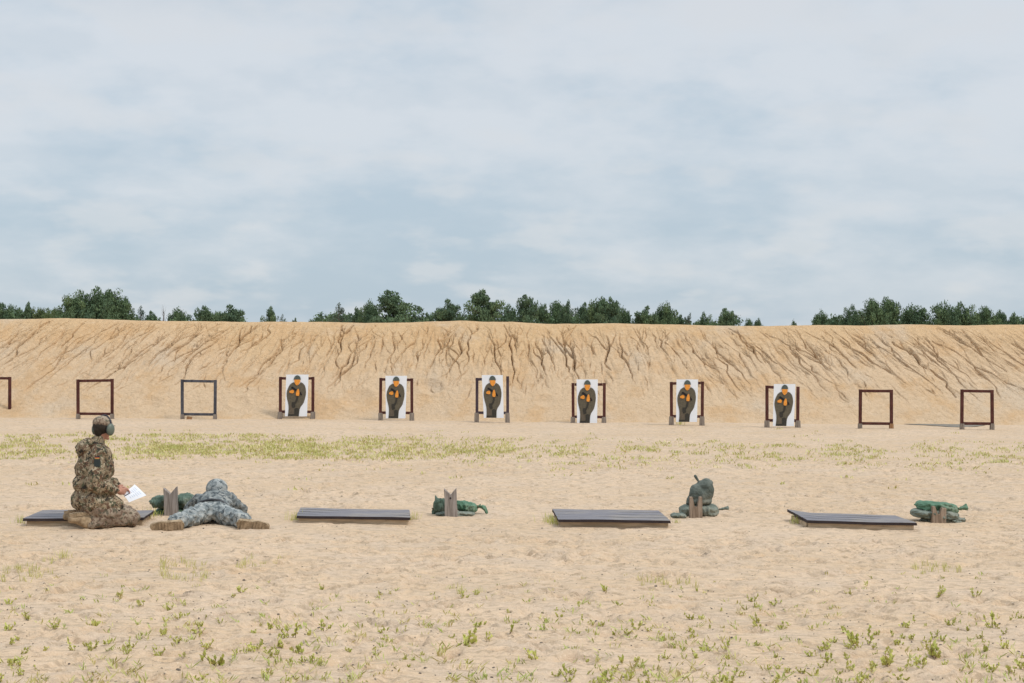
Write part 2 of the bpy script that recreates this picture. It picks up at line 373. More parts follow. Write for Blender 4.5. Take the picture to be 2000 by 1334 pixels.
# ------------------------------------------------------------------ trees beyond the berm
def b_leaf(c1, c2, c3):
    def f(t):
        v = t.co(); c = t.mix(t.ramp(t.noise(v, .9, 4, .6), .38, .62), c1, c2); c = t.mix(t.ramp(t.noise(v, 4.5, 3, .6), .45, .7, 0, .7), c, c3)
        c = t.mix(t.math('MULTIPLY', t.rnd(), .35), c, c1); t.color(c)
    return f
M_pine = mat('pine_needles', (.05, .08, .04), .8, b_leaf((.080, .125, .075), (.14, .20, .095), (.19, .24, .115)), spec=.15)
M_oak = mat('oak_leaves', (.05, .08, .04), .8, b_leaf((.075, .120, .068), (.13, .185, .083), (.175, .23, .10)), spec=.15)
M_light = mat('willow_leaves', (.1, .13, .05), .8, b_leaf((.10, .14, .06), (.15, .19, .075), (.18, .21, .10)), spec=.15)
M_grey = mat('thin_pine_needles', (.1, .13, .05), .8, b_leaf((.085, .115, .085), (.12, .15, .11), (.10, .12, .085)), spec=.15)
M_bark = mat('bark', (.11, .085, .065), .95, lambda t: (t.color(t.mix(t.noise(t.co((1, 1, .2)), 14, 4, .6), (.07, .052, .04), (.17, .14, .11)))), spec=.1)
def tree_meshes(seed, kind):
    """unit tree: height 1, crown half-width about .5 (scaled when placed)"""
    rg = np.random.default_rng(seed); tr = MB(); H = 1.0
    bend = rg.normal(0, .02, 2); tp = [(bend[0]*math.sin(3*z), bend[1]*math.sin(2.5*z), z*.93) for z in np.linspace(0, 1, 9)]
    tr.tube(tp, list(np.linspace(.022, .003, 9)), 7)
    cl = []
    nl = {'pine': 34, 'oak': 44, 'light': 30, 'grey': 26, 'dead': 16}[kind]
    for k in range(nl):
        z0 = rg.uniform(.32, .93) if kind != 'oak' else rg.uniform(.28, .72)
        a = rg.uniform(0, 2*math.pi); f = (z0-.32)/.61
        if kind in ('pine', 'grey'): ln = (.50*max(0, 1-f**3.2)**.7 + .05)*rg.uniform(.5, 1.08); rise = rg.uniform(.0, .22)*ln+.01
        elif kind == 'dead': ln = .32*(1.1-f)*rg.uniform(.5, 1); rise = ln*rg.uniform(.8, 1.6)
        elif kind == 'light': ln = .46*math.sqrt(max(0, 1-f**2))*rg.uniform(.5, 1)+.06; rise = rg.uniform(.1, .5)*ln
        else:
            el = rg.uniform(.0, 1.45); ln = .5*rg.uniform(.6, 1.02); tz = .50+.48*math.sin(el)*rg.uniform(.8, 1); ex = ln*math.cos(el)
            p1 = Vector((math.cos(a)*ex, math.sin(a)*ex, tz)); p0 = Vector((0, 0, min(z0, tz-.03)))
        if kind != 'oak': p0 = Vector((bend[0]*math.sin(3*z0), bend[1]*math.sin(2.5*z0), z0*.93)); p1 = p0 + Vector((math.cos(a)*ln, math.sin(a)*ln, rise))
        mid = p0.lerp(p1, .5) + Vector((0, 0, .03*rg.normal()))
        tr.tube([p0, mid, p1], [.0085, .005, .002], 5, caps=False)
        if kind == 'dead':
            for q in range(4):
                s0 = p0.lerp(p1, rg.uniform(.3, .95)); tr.tube([s0, s0+Vector((rg.normal()*.06, rg.normal()*.06, rg.uniform(.04, .14)))], [.003, .0012], 4, caps=False)
            continue
        for f_ in ((1.0, .66, .36) if kind != 'grey' else (1.0, .75)):
            c = p0.lerp(p1, f_); cl.append((c.x+rg.normal()*.02, c.y+rg.normal()*.02, c.z+rg.normal()*.015, (.100 if kind == 'oak' else .098)*rg.uniform(.65, 1.2)))
    if kind == 'dead': return tr.mesh('trunk', M_bark, True), None
    if kind in ('pine', 'grey'): cl.append((.05*rg.normal(), .05*rg.normal(), .945, .06)); cl.append((.06*rg.normal(), .06*rg.normal(), .90, .085)); cl.append((.07, -.03, .87, .09))
    if kind in ('pine', 'oak', 'light'):     # inner foliage so that the crown's heart is not see-through
        for k in range(26):
            a = rg.uniform(0, 6.28); z = rg.uniform(.38, .85); r_ = rg.uniform(0, .26)*(1.15-z)*1.5; cl.append((math.cos(a)*r_, math.sin(a)*r_, z, .085))
    Q = []
    for (x, y, z, r_) in cl:
        m = {'pine': 92, 'oak': 100, 'light': 64, 'grey': 32}[kind]
        d = rg.normal(size=(m, 3)); d /= np.linalg.norm(d, axis=1)[:, None]; rr = r_*rg.uniform(.25, 1.08, (m, 1))**.7
        c = np.array([x, y, z]) + d*rr*np.array([1.12, 1.12, .62 if kind != 'oak' else .8])
        u = rg.normal(size=(m, 3)); u /= np.linalg.norm(u, axis=1)[:, None]; n_ = d + .8*rg.normal(size=(m, 3)); v = np.cross(n_, u); v /= np.linalg.norm(v, axis=1)[:, None]+1e-9
        s1 = rg.uniform(.010, .022, (m, 1)); s2 = s1*rg.uniform(.35, .8, (m, 1))
        Q.append(np.stack([c-u*s1, c-v*s2, c+u*s1*1.1, c+v*s2], 1))
    return tr.mesh('trunk', M_bark, True), quads_mesh('crown', np.concatenate(Q), {'pine': M_pine, 'oak': M_oak, 'light': M_light, 'grey': M_grey}[kind])
LIB = {k: [tree_meshes(100*i+s, k) for s in range(n)] for i, (k, n) in enumerate((('pine', 7), ('oak', 5), ('light', 2), ('grey', 2), ('dead', 1)))}
# px, top y, crown width px, kind, distance, label
TREES = [
 (-12, 590, 60, 'oak', 138, 'dark rounded tree cut by the left edge of the picture'),
 (24, 598, 40, 'oak', 150, 'low dark tree just right of the tree at the left edge'),
 (56, 588, 34, 'pine', 142, 'small dark tree left of the pale green bushy tree'),
 (82, 594, 40, 'light', 136, 'pale yellow green bushy tree, taller left one of two'),
 (108, 592, 36, 'light', 134, 'pale yellow green bushy tree touching the big dome shaped oak'),
 (146, 579, 62, 'oak', 130, 'left shoulder of the big dark oak clump above the brown frame'),
 (180, 565, 80, 'oak', 131, 'tallest dark dome shaped oak in the left clump'),
 (216, 572, 74, 'oak', 133, 'second tallest dome shaped oak right of the tallest oak'),
 (241, 586, 44, 'oak', 135, 'lowest oak at the right end of the big left clump'),
 (274, 596, 34, 'grey', 145, 'thin grey green pine just right of the big oak clump'),
 (297, 606, 38, 'pine', 146, 'low dark pine between grey green pine and the dead tree'),
 (319, 596, 34, 'dead', 125, 'bare dead tree with grey twigs on the left'),
 (348, 605, 46, 'oak', 140, 'small round green tree right of the bare dead tree'),
 (402, 596, 56, 'pine', 132, 'spreading pine left of pair above the grey frame'),
 (447, 593, 72, 'pine', 134, 'wider spreading pine right of the pair above the grey frame'),
 (530, 597, 38, 'pine', 128, 'lone small pointed pine left of the first paper target'),
 (551, 612, 26, 'grey', 150, 'tiny pale pine beside the lone pointed pine'),
 (577, 620, 22, 'pine', 150, 'tiny tree tip barely showing over the berm above first target'),
 (622, 616, 40, 'pine', 140, 'low dark pine left of the thin grey pine'),
 (661, 590, 44, 'grey', 133, 'thin greyish pine left of the tall bushy pine'),
 (697, 599, 46, 'pine', 136, 'dark mid height pine between grey pine and tall bushy pine'),
 (724, 592, 46, 'oak', 134, 'rounded tree leaning on the left of the tall bushy pine'),
 (765, 565, 104, 'pine', 130, 'tallest bushy pine above the second paper target'),
 (812, 614, 26, 'grey', 145, 'tiny pale tree right of the tallest bushy pine'),
 (836, 610, 36, 'pine', 142, 'low pine at left foot of the pointed pine'),
 (873, 582, 62, 'pine', 133, 'pointed pine left of the tall dark pine above third target'),
 (944, 564, 84, 'pine', 130, 'tall dark conical pine above the third paper target'),
 (992, 598, 40, 'oak', 138, 'low tree filling the gap right of the tall conical pine'),
 (1026, 574, 62, 'pine', 131, 'mid height pine right of the tall conical pine'),
 (1058, 592, 38, 'pine', 139, 'narrow dark pine, left in row of three small ones'),
 (1087, 594, 50, 'oak', 141, 'rounded tree above the gap between third and fourth targets'),
 (1109, 585, 38, 'pine', 135, 'narrow pine left of the sky gap above fourth target'),
 (1140, 589, 40, 'pine', 134, 'narrow pine right of the sky gap above fourth target'),
 (1171, 587, 62, 'oak', 132, 'wide rounded tree above the fourth paper target'),
 (1197, 580, 52, 'pine', 130, 'tall pine with ragged top right of the fourth target'),
 (1219, 604, 36, 'oak', 136, 'low right end tree of the clump above fourth target'),
 (1264, 596, 56, 'pine', 133, 'ragged pine left of two above the gap before the fifth target'),
 (1300, 596, 48, 'oak', 134, 'round topped tree right of two near the fifth target'),
 (1330, 613, 36, 'pine', 140, 'low scrubby pine above the fifth paper target'),
 (1347, 609, 30, 'grey', 138, 'thin spiky pine above the fifth paper target'),
 (1378, 613, 34, 'oak', 140, 'low dark tree at the left foot of the isolated pointed tree'),
 (1416, 601, 60, 'pine', 133, 'pointed dark tree ending the middle row, right of the fifth target'),
 (1463, 627, 30, 'oak', 150, 'tiny dark tree tip, left of two right of the middle row'),
 (1481, 627, 22, 'oak', 150, 'tiny dark tree tip, right of two right of the middle row'),
 (1551, 628.5, 22, 'oak', 150, 'tiny dark tree tip alone above the sixth paper target'),
 (1602, 611, 36, 'oak', 138, 'small dark tree starting the right hand wood'),
 (1632, 614, 36, 'pine', 142, 'low tree second in the right hand wood'),
 (1661, 599, 42, 'oak', 136, 'third tree of the right hand wood, small round top'),
 (1704, 590, 62, 'oak', 131, 'left of the two tallest rounded trees above the empty frame'),
 (1736, 588, 58, 'oak', 133, 'right of the two tallest rounded trees above the empty frame'),
 (1784, 599, 66, 'oak', 134, 'wide rounded tree between the two empty right frames'),
 (1847, 595, 66, 'oak', 132, 'rounded dark tree left of the highest tree by the last frame'),
 (1882, 594, 60, 'oak', 133, 'rounded dark tree directly above the last empty frame'),
 (1925, 604, 52, 'oak', 137, 'lower dark tree right of the last empty frame'),
 (1953, 612, 36, 'oak', 142, 'low tree between last frame and the right edge pine'),
 (1980, 609, 40, 'pine', 138, 'small pine near the right edge of the picture'),
 (2010, 616, 44, 'oak', 142, 'dark tree cut by the right edge of the picture'),
]
cnt = {}
for px, py, wpx, kind, d, lab in TREES:
    lib = LIB[kind]; k = cnt.get(kind, 0); cnt[kind] = k+1; tr, cr_ = lib[k % len(lib)]
    p = at(px, py, d); H = p.z/.985; W = wpx*d/FPX*1.0
    n = {'pine': 'pine_tree', 'grey': 'pine_tree', 'oak': 'oak_tree', 'light': 'bushy_tree', 'dead': 'dead_tree'}[kind]
    o = empty(n, (p.x, d, 0), random.uniform(0, 6.28)); tag(o, lab, 'tree', 'trees beyond the berm')
    # copies share crown meshes; crowns are widened to the photo's spread
    for nm, me in (('trunk', tr), ('crown', cr_)):
        if me is None: continue
        c = link(nm, me, o); c.scale = (W*1.30, W*1.30, H)
# low scrub filling in under the crowns (single mass)
Q = []
def scrub(px0, px1, top, n):
    for k in range(n):
        px = rng.uniform(px0, px1); d = rng.uniform(138, 160); p = at(px, top + rng.uniform(0, 8), d); m = 55
        dd = rng.normal(size=(m, 3)); dd /= np.linalg.norm(dd, axis=1)[:, None]; c = np.array([p.x, d, p.z-rng.uniform(.0, .5)]) + dd*rng.uniform(.1, .55, (m, 1))
        u = rng.normal(size=(m, 3)); u /= np.linalg.norm(u, axis=1)[:, None]; v = np.cross(dd+.5*rng.normal(size=(m, 3)), u); v /= np.linalg.norm(v, axis=1)[:, None]
        s1 = rng.uniform(.08, .17, (m, 1)); Q.append(np.stack([c-u*s1, c-v*s1*.6, c+u*s1, c+v*s1*.6], 1))
for a, b, t_, n in ((-30, 265, 610, 70), (262, 312, 617, 12), (335, 368, 617, 8), (380, 478, 615, 22), (612, 800, 617, 42), (822, 1230, 616, 95), (1236, 1322, 620, 20), (1322, 1445, 625, 18), (1585, 2050, 620, 100)):
    scrub(a, b, t_, n)
# trunk-height greenery so the scrub stands on the ground
for k in range(420):
    px = rng.choice([rng.uniform(-60, 480), rng.uniform(612, 1440), rng.uniform(1590, 2060)]); d = rng.uniform(136, 162); p = at(px, 640, d); m = 30
    c = np.array([p.x, d, 0]) + rng.normal(size=(m, 3))*np.array([.7, .7, 0]) + np.stack([np.zeros(m), np.zeros(m), rng.uniform(.1, 4.2, m)], 1)
    u = rng.normal(size=(m, 3)); u /= np.linalg.norm(u, axis=1)[:, None]; v = np.cross(rng.normal(size=(m, 3)), u); v /= np.linalg.norm(v, axis=1)[:, None]
    s1 = rng.uniform(.12, .3, (m, 1)); Q.append(np.stack([c-u*s1, c-v*s1*.6, c+u*s1, c+v*s1*.6], 1))
tag(link('undergrowth', quads_mesh('undergrowth', np.concatenate(Q), M_oak)), 'dark green undergrowth filling the gaps beneath the trees behind the berm', 'undergrowth', kind='stuff')

# ------------------------------------------------------------------ target frames and paper targets
def b_wood(c1, c2, sc_=(1, 1, .12), fr=30):
    def f(t):
        v = t.co(sc_); n = t.noise(v, fr, 5, .6, .3); c = t.mix(t.ramp(n, .35, .65), c1, c2); c = t.mix(t.ramp(t.noise(t.co(), 5, 4, .6), .5, .75, 0, .5), c, c1)
        t.color(c); t.normal(t.bump(n, .5, .006))
    return f
M_rust = mat('rust_brown_paint', (.08, .03, .02), .75, b_wood((.060, .018, .014), (.105, .036, .028), (1, 1, .5), 12))
M_slate = mat('slate_grey_paint', (.07, .07, .08), .7, b_wood((.050, .050, .060), (.095, .095, .11), (1, 1, .5), 12))
M_plum = mat('dull_plum_paint', (.07, .05, .06), .7, b_wood((.050, .032, .042), (.080, .056, .066), (1, 1, .5), 12))
M_stake = mat('weathered_stake_wood', (.25, .2, .17), .95, b_wood((.17, .135, .11), (.31, .26, .215)))
M_stake2 = mat('ochre_stake_wood', (.25, .2, .17), .95, b_wood((.26, .13, .06), (.36, .20, .10)))
M_white = mat('white_board', (.78, .80, .85), .7, lambda t: t.color(t.mix(t.ramp(t.noise(t.co(), 7, 4, .6), .45, .75, 0, .6), (.84, .855, .885), (.74, .775, .85))))
def flat(name, c): return mat(name, c, .8, lambda t: t.color(t.mix(t.ramp(t.noise(t.co(), 22, 4, .6), .35, .7), c, tuple(v*.72 for v in c))))
M_olive = flat('olive_print', (.140, .118, .082)); M_orange = flat('orange_print', (.93, .36, .06)); M_black = flat('black_print', (.022, .020, .022)); M_dkolive = flat('dark_olive_print', (.055, .050, .040)); M_helmet = flat('helmet_print', (.105, .125, .11)); M_brownp = flat('brown_print', (.15, .118, .085))
FR = [ # xl, xr, top yl, top yr, bar y, foot y, paint, (top bar span), paper(x0t,x1t,y0, x0b,x1b,y1), label
 (-47, 19, 738, 739, 806, 814, M_rust, None, 'empty dark brown frame cut off by the left edge', M_stake),
 (152.5, 219, 744, 743, 808, 818, M_rust, None, 'empty dark brown frame above the kneeling man', M_stake),
 (356, 420, 744, 745, 809, 819, M_slate, None, 'empty slate grey frame, the only grey empty one', M_stake),
 (547.5, 611, 739, 739, 804, 819, M_rust, (559.5, 603, 731.5, 557, 600, 813), 'brown frame holding the leftmost paper target', M_stake),
 (743, 804.5, 741, 742, 806, 821, M_rust, (753, 795, 734, 754, 792, 817), 'brown frame holding the second paper target from the left', M_stake),
 (931.5, 991.5, 741, 738, 806, 825, M_plum, (941, 982, 732.5, 945, 984, 816), 'dark plum frame holding the third paper target', M_stake),
 (1119.5, 1180, 751, 751, 814, 826, M_rust, (1126, 1167.5, 741, 1127, 1166, 826), 'brown frame with paper target pushed against its left post', M_stake),
 (1311.5, 1371.5, 749, 748, 813, 831, M_rust, (1321, 1363, 741, 1320, 1361, 824), 'brown frame above a small green weed, fifth target', M_stake),
 (1498, 1558, 756, 758, 821, 835, M_rust, (1511, 1553, 750, 1509, 1550, 832), 'brown frame holding the rightmost paper target', M_stake),
 (1680, 1741, 763.5, 764, 827, 837, M_rust, None, 'empty brown frame with one orange brown foot', M_stake2),
 (1878.5, 1938, 763.5, 764.5, 827, 839, M_rust, None, 'empty brown frame at the far right beside the dark flat patch', M_stake)]
# printed figure, drawn once in sheet units (0..1 across, 0..1 down)
def zp(pts): return [((x-258)/590, (y-62)/1105) for x, y in pts]
BODY = zp([(470, 262), (415, 285), (365, 325), (325, 400), (296, 480), (284, 560), (290, 640), (305, 720), (328, 800), (345, 880), (350, 960), (345, 1060), (335, 1163), (632, 1165), (638, 1060), (645, 985), (672, 915), (715, 860), (752, 800), (778, 700), (796, 600), (800, 520), (788, 430), (762, 350), (715, 295), (650, 262), (600, 330), (520, 330)])
HELM = zp([(462, 200), (466, 160), (485, 120), (515, 92), (552, 78), (592, 90), (625, 118), (645, 158), (650, 200)])
FACE = zp([(478, 196), (634, 196), (638, 250), (615, 300), (585, 335), (552, 350), (520, 330), (495, 290), (480, 245)])
HAND1 = zp([(360, 500), (400, 475), (450, 462), (482, 490), (480, 540), (440, 560), (400, 550), (362, 540)])
HAND2 = zp([(535, 600), (538, 540), (560, 470), (585, 435), (608, 450), (622, 500), (630, 570), (618, 620), (580, 628), (545, 618)])
GUN = zp([(405, 395), (440, 380), (500, 420), (550, 455), (545, 500), (500, 490), (440, 440), (405, 425)])
GUN2 = zp([(632, 520), (665, 530), (700, 590), (690, 620), (640, 585)])
MAG = zp([(556, 632), (600, 632), (600, 700), (575, 770), (520, 850), (530, 930), (450, 945), (430, 880), (430, 795), (500, 790), (550, 720)])
LEG = zp([(508, 965), (560, 940), (628, 960), (628, 1158), (508, 1158)])
KNEE = zp([(385, 880), (420, 860), (440, 950), (500, 965), (500, 1110), (400, 1110), (378, 1000)])
HEM = zp([(340, 1105), (628, 1112), (628, 1160), (340, 1160)])
ord_ = ['leftmost', 'second', 'third', 'fourth', 'fifth', 'rightmost']
tl = ['white sheet with an armed olive figure, leftmost of the six targets', 'white sheet with armed olive figure below the tallest bushy pine', 'white sheet with armed olive figure, tilted slightly in the dark plum frame',
      'white sheet with armed olive figure reaching the ground against a left post', 'white sheet with armed olive figure above a small green weed', 'white sheet with armed olive figure, rightmost of the six targets']
ti = 0
for (xl, xr, tyl, tyr, by, fy, pm, pap, lab, stk) in FR:
    FD = gg((xl+xr)/2, fy).y
    base = at((xl+xr)/2, fy, FD); z0 = base.z
    root = empty('target_frame', (base.x, FD, z0)); tag(root, lab, 'target frame', 'target frames in a row before the berm')
    def pt(px, py, dy=0): p = at(px, py, FD); return Vector((p.x-base.x, dy, p.z-z0))
    for px, ty in ((xl, tyl), (xr, tyr)):
        lean_ = random.uniform(-1.5, 1.5); mb = MB(); p0 = pt(px, by+2); p1 = pt(px+lean_*.5, ty-3)
        mid = (p0+p1)/2; dirv = (p1-p0); q = Vector((0, 0, 1)).rotation_difference(dirv.normalized()).to_matrix()
        mb.box(mid, (.074, .060, dirv.length), q); link('post', bevel(mb.mesh('post', pm)), root)
        fm = MB(); f0 = pt(px + random.uniform(-1, 1), fy+2, .0); f1 = pt(px, by+1, 0); hgt = f1.z-f0.z+.02
        fw = .125 if pap else .10
        fm.box(((f0.x+f1.x)/2, 0.0, (f0.z+f1.z)/2), (fw, .11, hgt), None, 0, .9); link('foot', bevel(fm.mesh('foot', stk if px == xr else M_stake), .006), root)
    def bar(nm, xa, xb, ya, yb):
        mb = MB(); p0 = pt(xa, ya); p1 = pt(xb, yb); dv = p1-p0; q = Vector((1, 0, 0)).rotation_difference(dv.normalized()).to_matrix()
        mb.box((p0+p1)/2, (dv.length, .052, .068), q); link(nm, bevel(mb.mesh(nm, pm)), root)
    xe = 978 if pap and pm is M_plum else (1548 if xl == 1498 else xr-2.9)
    bar('top_rail', xl+2.9, xe, tyl, tyl+(tyr-tyl)*(xe-xl)/(xr-xl))
    bar('bottom_rail', xl+2.9, xr-2.9, by, by+(.5))
    if pap:
        a0, a1, y0, b0, b1, y1 = pap; tb = at((a0+a1)/2, y1, FD); tz = tb.z
        tr_ = empty('paper_target', (tb.x, FD-.045, tz)); tag(tr_, tl[ti], 'paper target', 'paper targets fixed in the frames'); ti += 1
        def tfm(u, v, y=0.):
            xl_ = a0+(b0-a0)*v; xr_ = a1+(b1-a1)*v; p = at(xl_+(xr_-xl_)*u, y0+(y1-y0)*v, FD)
            return Vector((p.x-tb.x, y-.003*math.sin(u*3.14)+.001*math.sin(v*5+ti), p.z-tz))
        mb = MB(); n = 10; 
        vs = []; fs = []
        for s_, yy in ((0, 0.), (1, .012)):
            for j in range(n+1):
                for i in range(n+1): vs.append(tfm(i/n, j/n, yy))
        m1 = (n+1)**2
        for j in range(n):
            for i in range(n):
                a = j*(n+1)+i; fs.append((a, a+n+1, a+n+2, a+1)); fs.append((m1+a, m1+a+1, m1+a+n+2, m1+a+n+1))
        for i in range(n):
            for (a, b) in ((i, i+1), (n*(n+1)+i+1, n*(n+1)+i)): fs.append((a, b, b+m1, a+m1))
            for (a, b) in (((i+1)*(n+1), i*(n+1)), (i*(n+1)+n, (i+1)*(n+1)+n)): fs.append((a, b, b+m1, a+m1))
        mb.add(vs, fs); link('backing_sheet', mb.mesh('backing_sheet', M_white, False), tr_)
        pr = MB()
        for lay, (poly, mi) in enumerate(((BODY, 0), (KNEE, 5), (LEG, 3), (HEM, 3), (MAG, 3), (HELM, 4), (FACE, 1), (GUN, 2), (GUN2, 2), (HAND1, 1), (HAND2, 1))):
            vs = [tfm(u, v, -.006-.0018*lay) for u, v in poly]; k = len(vs)
            cu = sum(u for u, v in poly)/k; cv = sum(v for u, v in poly)/k
            if poly is BODY:
                pr.add(vs, [tuple(range(k))], mi)
            else: pr.add(vs+[tfm(cu, cv, -.006-.0018*lay)], [(i, (i+1) % k, k) for i in range(k)], mi)
        link('printed_figure', pr.mesh('printed_figure', [M_olive, M_orange, M_black, M_dkolive, M_helmet, M_brownp]), tr_)
# stub of a broken stake beside the grey frame
p = gg(370, 819); mb = MB(); mb.box((0, 0, .03), (.14, .08, .09), Matrix.Rotation(.15, 3, 'Y'), 0, .85)
tag(link('wooden_stub', bevel(mb.mesh('wooden_stub', M_stake2), .006), None, (p.x, p.y, gz(p.x, p.y))), 'short orange brown wooden stub between the feet of the grey frame', 'wooden stub')

# thin dark grey-brown sheet at the foot of the last frame
M_dkground = mat('grey_brown_ground', (.07, .08, .085), .45, lambda t: t.color(t.mix(t.ramp(t.noise(t.co(), 6, 4, .6), .4, .65), (.10, .105, .10), (.20, .18, .145))), spec=.4)
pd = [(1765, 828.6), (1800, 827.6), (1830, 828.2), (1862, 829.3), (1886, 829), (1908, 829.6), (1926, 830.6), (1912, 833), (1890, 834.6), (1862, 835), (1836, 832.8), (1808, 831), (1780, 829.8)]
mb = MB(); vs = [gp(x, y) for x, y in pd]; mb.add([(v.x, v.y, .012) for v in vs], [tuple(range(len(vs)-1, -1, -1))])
o = link('dark_patch', mb.mesh('dark_patch', M_dkground)); o['kind'] = 'structure'

# ------------------------------------------------------------------ shooting boards
M_mat = mat('grey_painted_board', (.11, .11, .13), .6, lambda t: (t.color(t.mix(t.ramp(t.noise(t.co((1, 7, 1)), 6, 5, .65), .35, .68), (.14, .128, .140), t.mix(t.ramp(t.noise(t.co(), 2.5, 5, .6), .45, .65), (.22, .205, .215), (.33, .285, .235)))), t.normal(t.bump(t.noise(t.co((1, 9, 1)), 12, 4, .6), .4, .006))), spec=.3)
M_edge = mat('dark_board_edge', (.035, .026, .028), .8, lambda t: t.color(t.mix(t.noise(t.co(), 20, 3), (.02, .015, .017), (.06, .042, .04))))
M_old = mat('sandy_old_wood', (.4, .31, .21), .95, b_wood((.38, .285, .19), (.62, .48, .33), (.12, 1, 1), 26))
ml = ['dark grey wooden shooting board partly hidden behind the kneeling man', 'dark grey wooden shooting board right of the prone shooter',
      'dark grey wooden shooting board left of the tall stacked sandbags', 'dark grey wooden shooting board at the right with one corner lifted']
for k, mp in enumerate(MATS):
    lift = (0, .01, .0, .0)[k]
    P = [gp(*p, MZ) for p in mp]; c = sum(P, Vector())/4; c.z = 0
    ax = ((P[1]-P[0])+(P[2]-P[3])).normalized(); rz = math.atan2(ax.y, ax.x)
    root = empty('shooting_board', (c.x, c.y, 0), rz); tag(root, ml[k], 'shooting board', 'wooden shooting boards along the firing line')
    inv = Matrix.Rotation(-rz, 4, 'Z'); Lp = [inv @ (p-c) for p in P]   # bl, br, fr, fl
    def bil(u, v, z): a = Lp[0].lerp(Lp[1], u); b = Lp[3].lerp(Lp[2], u); q = a.lerp(b, v); return Vector((q.x, q.y, q.z + z))
    nb = 4                          # planks run along the width
    for b in range(nb):
        mb = MB(); v0 = b/nb+.006; v1 = (b+1)/nb-.006; n = 14; vs = []; fs = []
        for zz in (0., -.028):
            for j, v in enumerate((v0, v1)):
                for i in range(n+1):
                    u = i/n; e = random.uniform(-.004, .004) if i in (0, n) else 0
                    wz = .0025*math.sin(u*5+k*2+b*.7) + .001*math.sin(u*13+b)
                    if k == 3: wz += .035*max(0, 1-u*5)*(1-v) 
                    vs.append(bil(u+e, v, zz+wz))
        m1 = 2*(n+1)
        for i in range(n): fs += [(i, n+1+i, n+2+i, i+1)[::1], (m1+i, m1+i+1, m1+n+2+i, m1+n+1+i)]
        mt = [0]*len(fs)
        s0 = len(fs)
        for i in range(n): fs += [(i, i+1, m1+i+1, m1+i), (n+1+i+1, n+1+i, m1+n+1+i, m1+n+2+i)]
        fs += [(n+1, 0, m1, m1+n+1), (n, 2*n+1, m1+2*n+1, m1+n)]
        mb.add(vs, fs); mb.m = [0 if i < s0 else 1 for i in range(len(fs))]
        link('plank', mb.mesh('plank', [M_mat, M_edge]), root)
    mb = MB()      # frame under the planks: a front and rear bearer and two ends
    def bearer(q0, q1, w_=.04, h_=.085, zt=-.030):
        d = q1-q0; r_ = math.atan2(d.y, d.x); m = (q0+q1)/2; m.z = MZ+zt-h_/2
        b_ = MB(); b_.box(m, (Vector((d.x, d.y)).length, w_, h_), Matrix.Rotation(r_, 3, 'Z')); link('bearer', bevel(b_.mesh('bearer', M_old), .004), root)
    bearer(bil(.02, .93, 0), bil(.985, .93, 0)); bearer(bil(.03, .06, 0), bil(.97, .06, 0))
    bearer(bil(.045, .10, 0), bil(.03, .88, 0)); bearer(bil(.955, .10, 0), bil(.965, .88, 0))

# ------------------------------------------------------------------ notched rest posts
M_post = mat('weathered_grey_wood', (.25, .2, .17), .92, b_wood((.19, .155, .13), (.36, .31, .275), (1, 1, .07), 45))
M_postb = mat('weathered_brown_wood', (.25, .2, .17), .92, b_wood((.17, .115, .075), (.36, .27, .20), (1, 1, .07), 45))
def post(pts, d, m, lab, th=.09, hole=None):
    xs_ = [p[0] for p in pts]; cx = (min(xs_)+max(xs_))/2; by_ = max(p[1] for p in pts); d = gg(cx, by_).y; b = at(cx, by_, d)
    loc = Vector((b.x, d, b.z)); tr = [(at(x, y, d).x-b.x, at(x, y, d).z-b.z-(.03 if y >= by_-1 else 0)) for x, y in pts]
    mb = MB(); mb.prism(tr, 0, th)
    root = link('rest_post', bevel(mb.mesh('rest_post', m), .003), None, loc); tag(root, lab, 'rest post', 'notched wooden rest posts')
    if hole:
        h = at(*hole, d); hb = MB(); hb.tube([(h.x-b.x, -.004, h.z-b.z), (h.x-b.x, .02, h.z-b.z)], .011, 10); link('knot_hole', hb.mesh('knot_hole', M_edge), root)
    return root
post([(320, 1008), (346.5, 1008), (344.5, 985), (343.8, 951), (332, 965.5), (318.8, 953.5), (320, 980)], 16.25, M_post, 'tall grey notched post between the kneeling man and the prone shooter')
post([(868.5, 1009), (894, 1009), (892, 985), (891, 953.8), (880, 966.5), (867, 955), (868.5, 980)], 16.3, M_post, 'tall grey notched post with knot hole between two green sandbags', hole=(879.8, 973))
r3 = [(1347, 1011.5), (1372, 1011.5), (1371.8, 971), (1366.5, 971), (1362.5, 990), (1357, 990), (1353, 971), (1347.5, 971.5)]
post(r3, 16.35, M_postb, 'brown two pronged post in front of the tall stacked sandbags')
post([(1820, 1021.5), (1848, 1021.5), (1848.5, 992.5), (1840.5, 992.5), (1835.5, 1004), (1832, 1004), (1826.5, 989), (1822, 989)], 16.1, M_postb, 'short brown notched post in front of the rightmost sandbag pile')

# ------------------------------------------------------------------ sandbags
def b_bag(c1, c2):
    def f(t):
        v = t.co(); c = t.mix(t.ramp(t.noise(v, 9, 5, .6), .35, .65), c1, c2); c = t.mix(t.ramp(t.noise(v, 4, 4, .6), .52, .72, 0, .55), c, (.34, .31, .24)); t.color(c)
        w_ = t.N.new('ShaderNodeTexWave'); t.L.new(t.co(), w_.inputs[0]); w_.inputs['Scale'].default_value = 60; w_.inputs['Distortion'].default_value = 2
        t.normal(t.bump(w_.outputs['Fac'], .25, .003, t.bump(t.noise(v, 26, 4, .6, 1.0), .8, .015)))
    return f
B_teal = mat('teal_green_bag_cloth', (.1, .2, .16), .75, b_bag((.078, .118, .085), (.135, .185, .140)))
B_green = mat('bright_green_bag_cloth', (.1, .2, .16), .6, b_bag((.060, .140, .078), (.115, .220, .135)), spec=.35)
B_grey = mat('grey_green_bag_cloth', (.1, .2, .16), .75, b_bag((.13, .15, .12), (.215, .238, .195)))
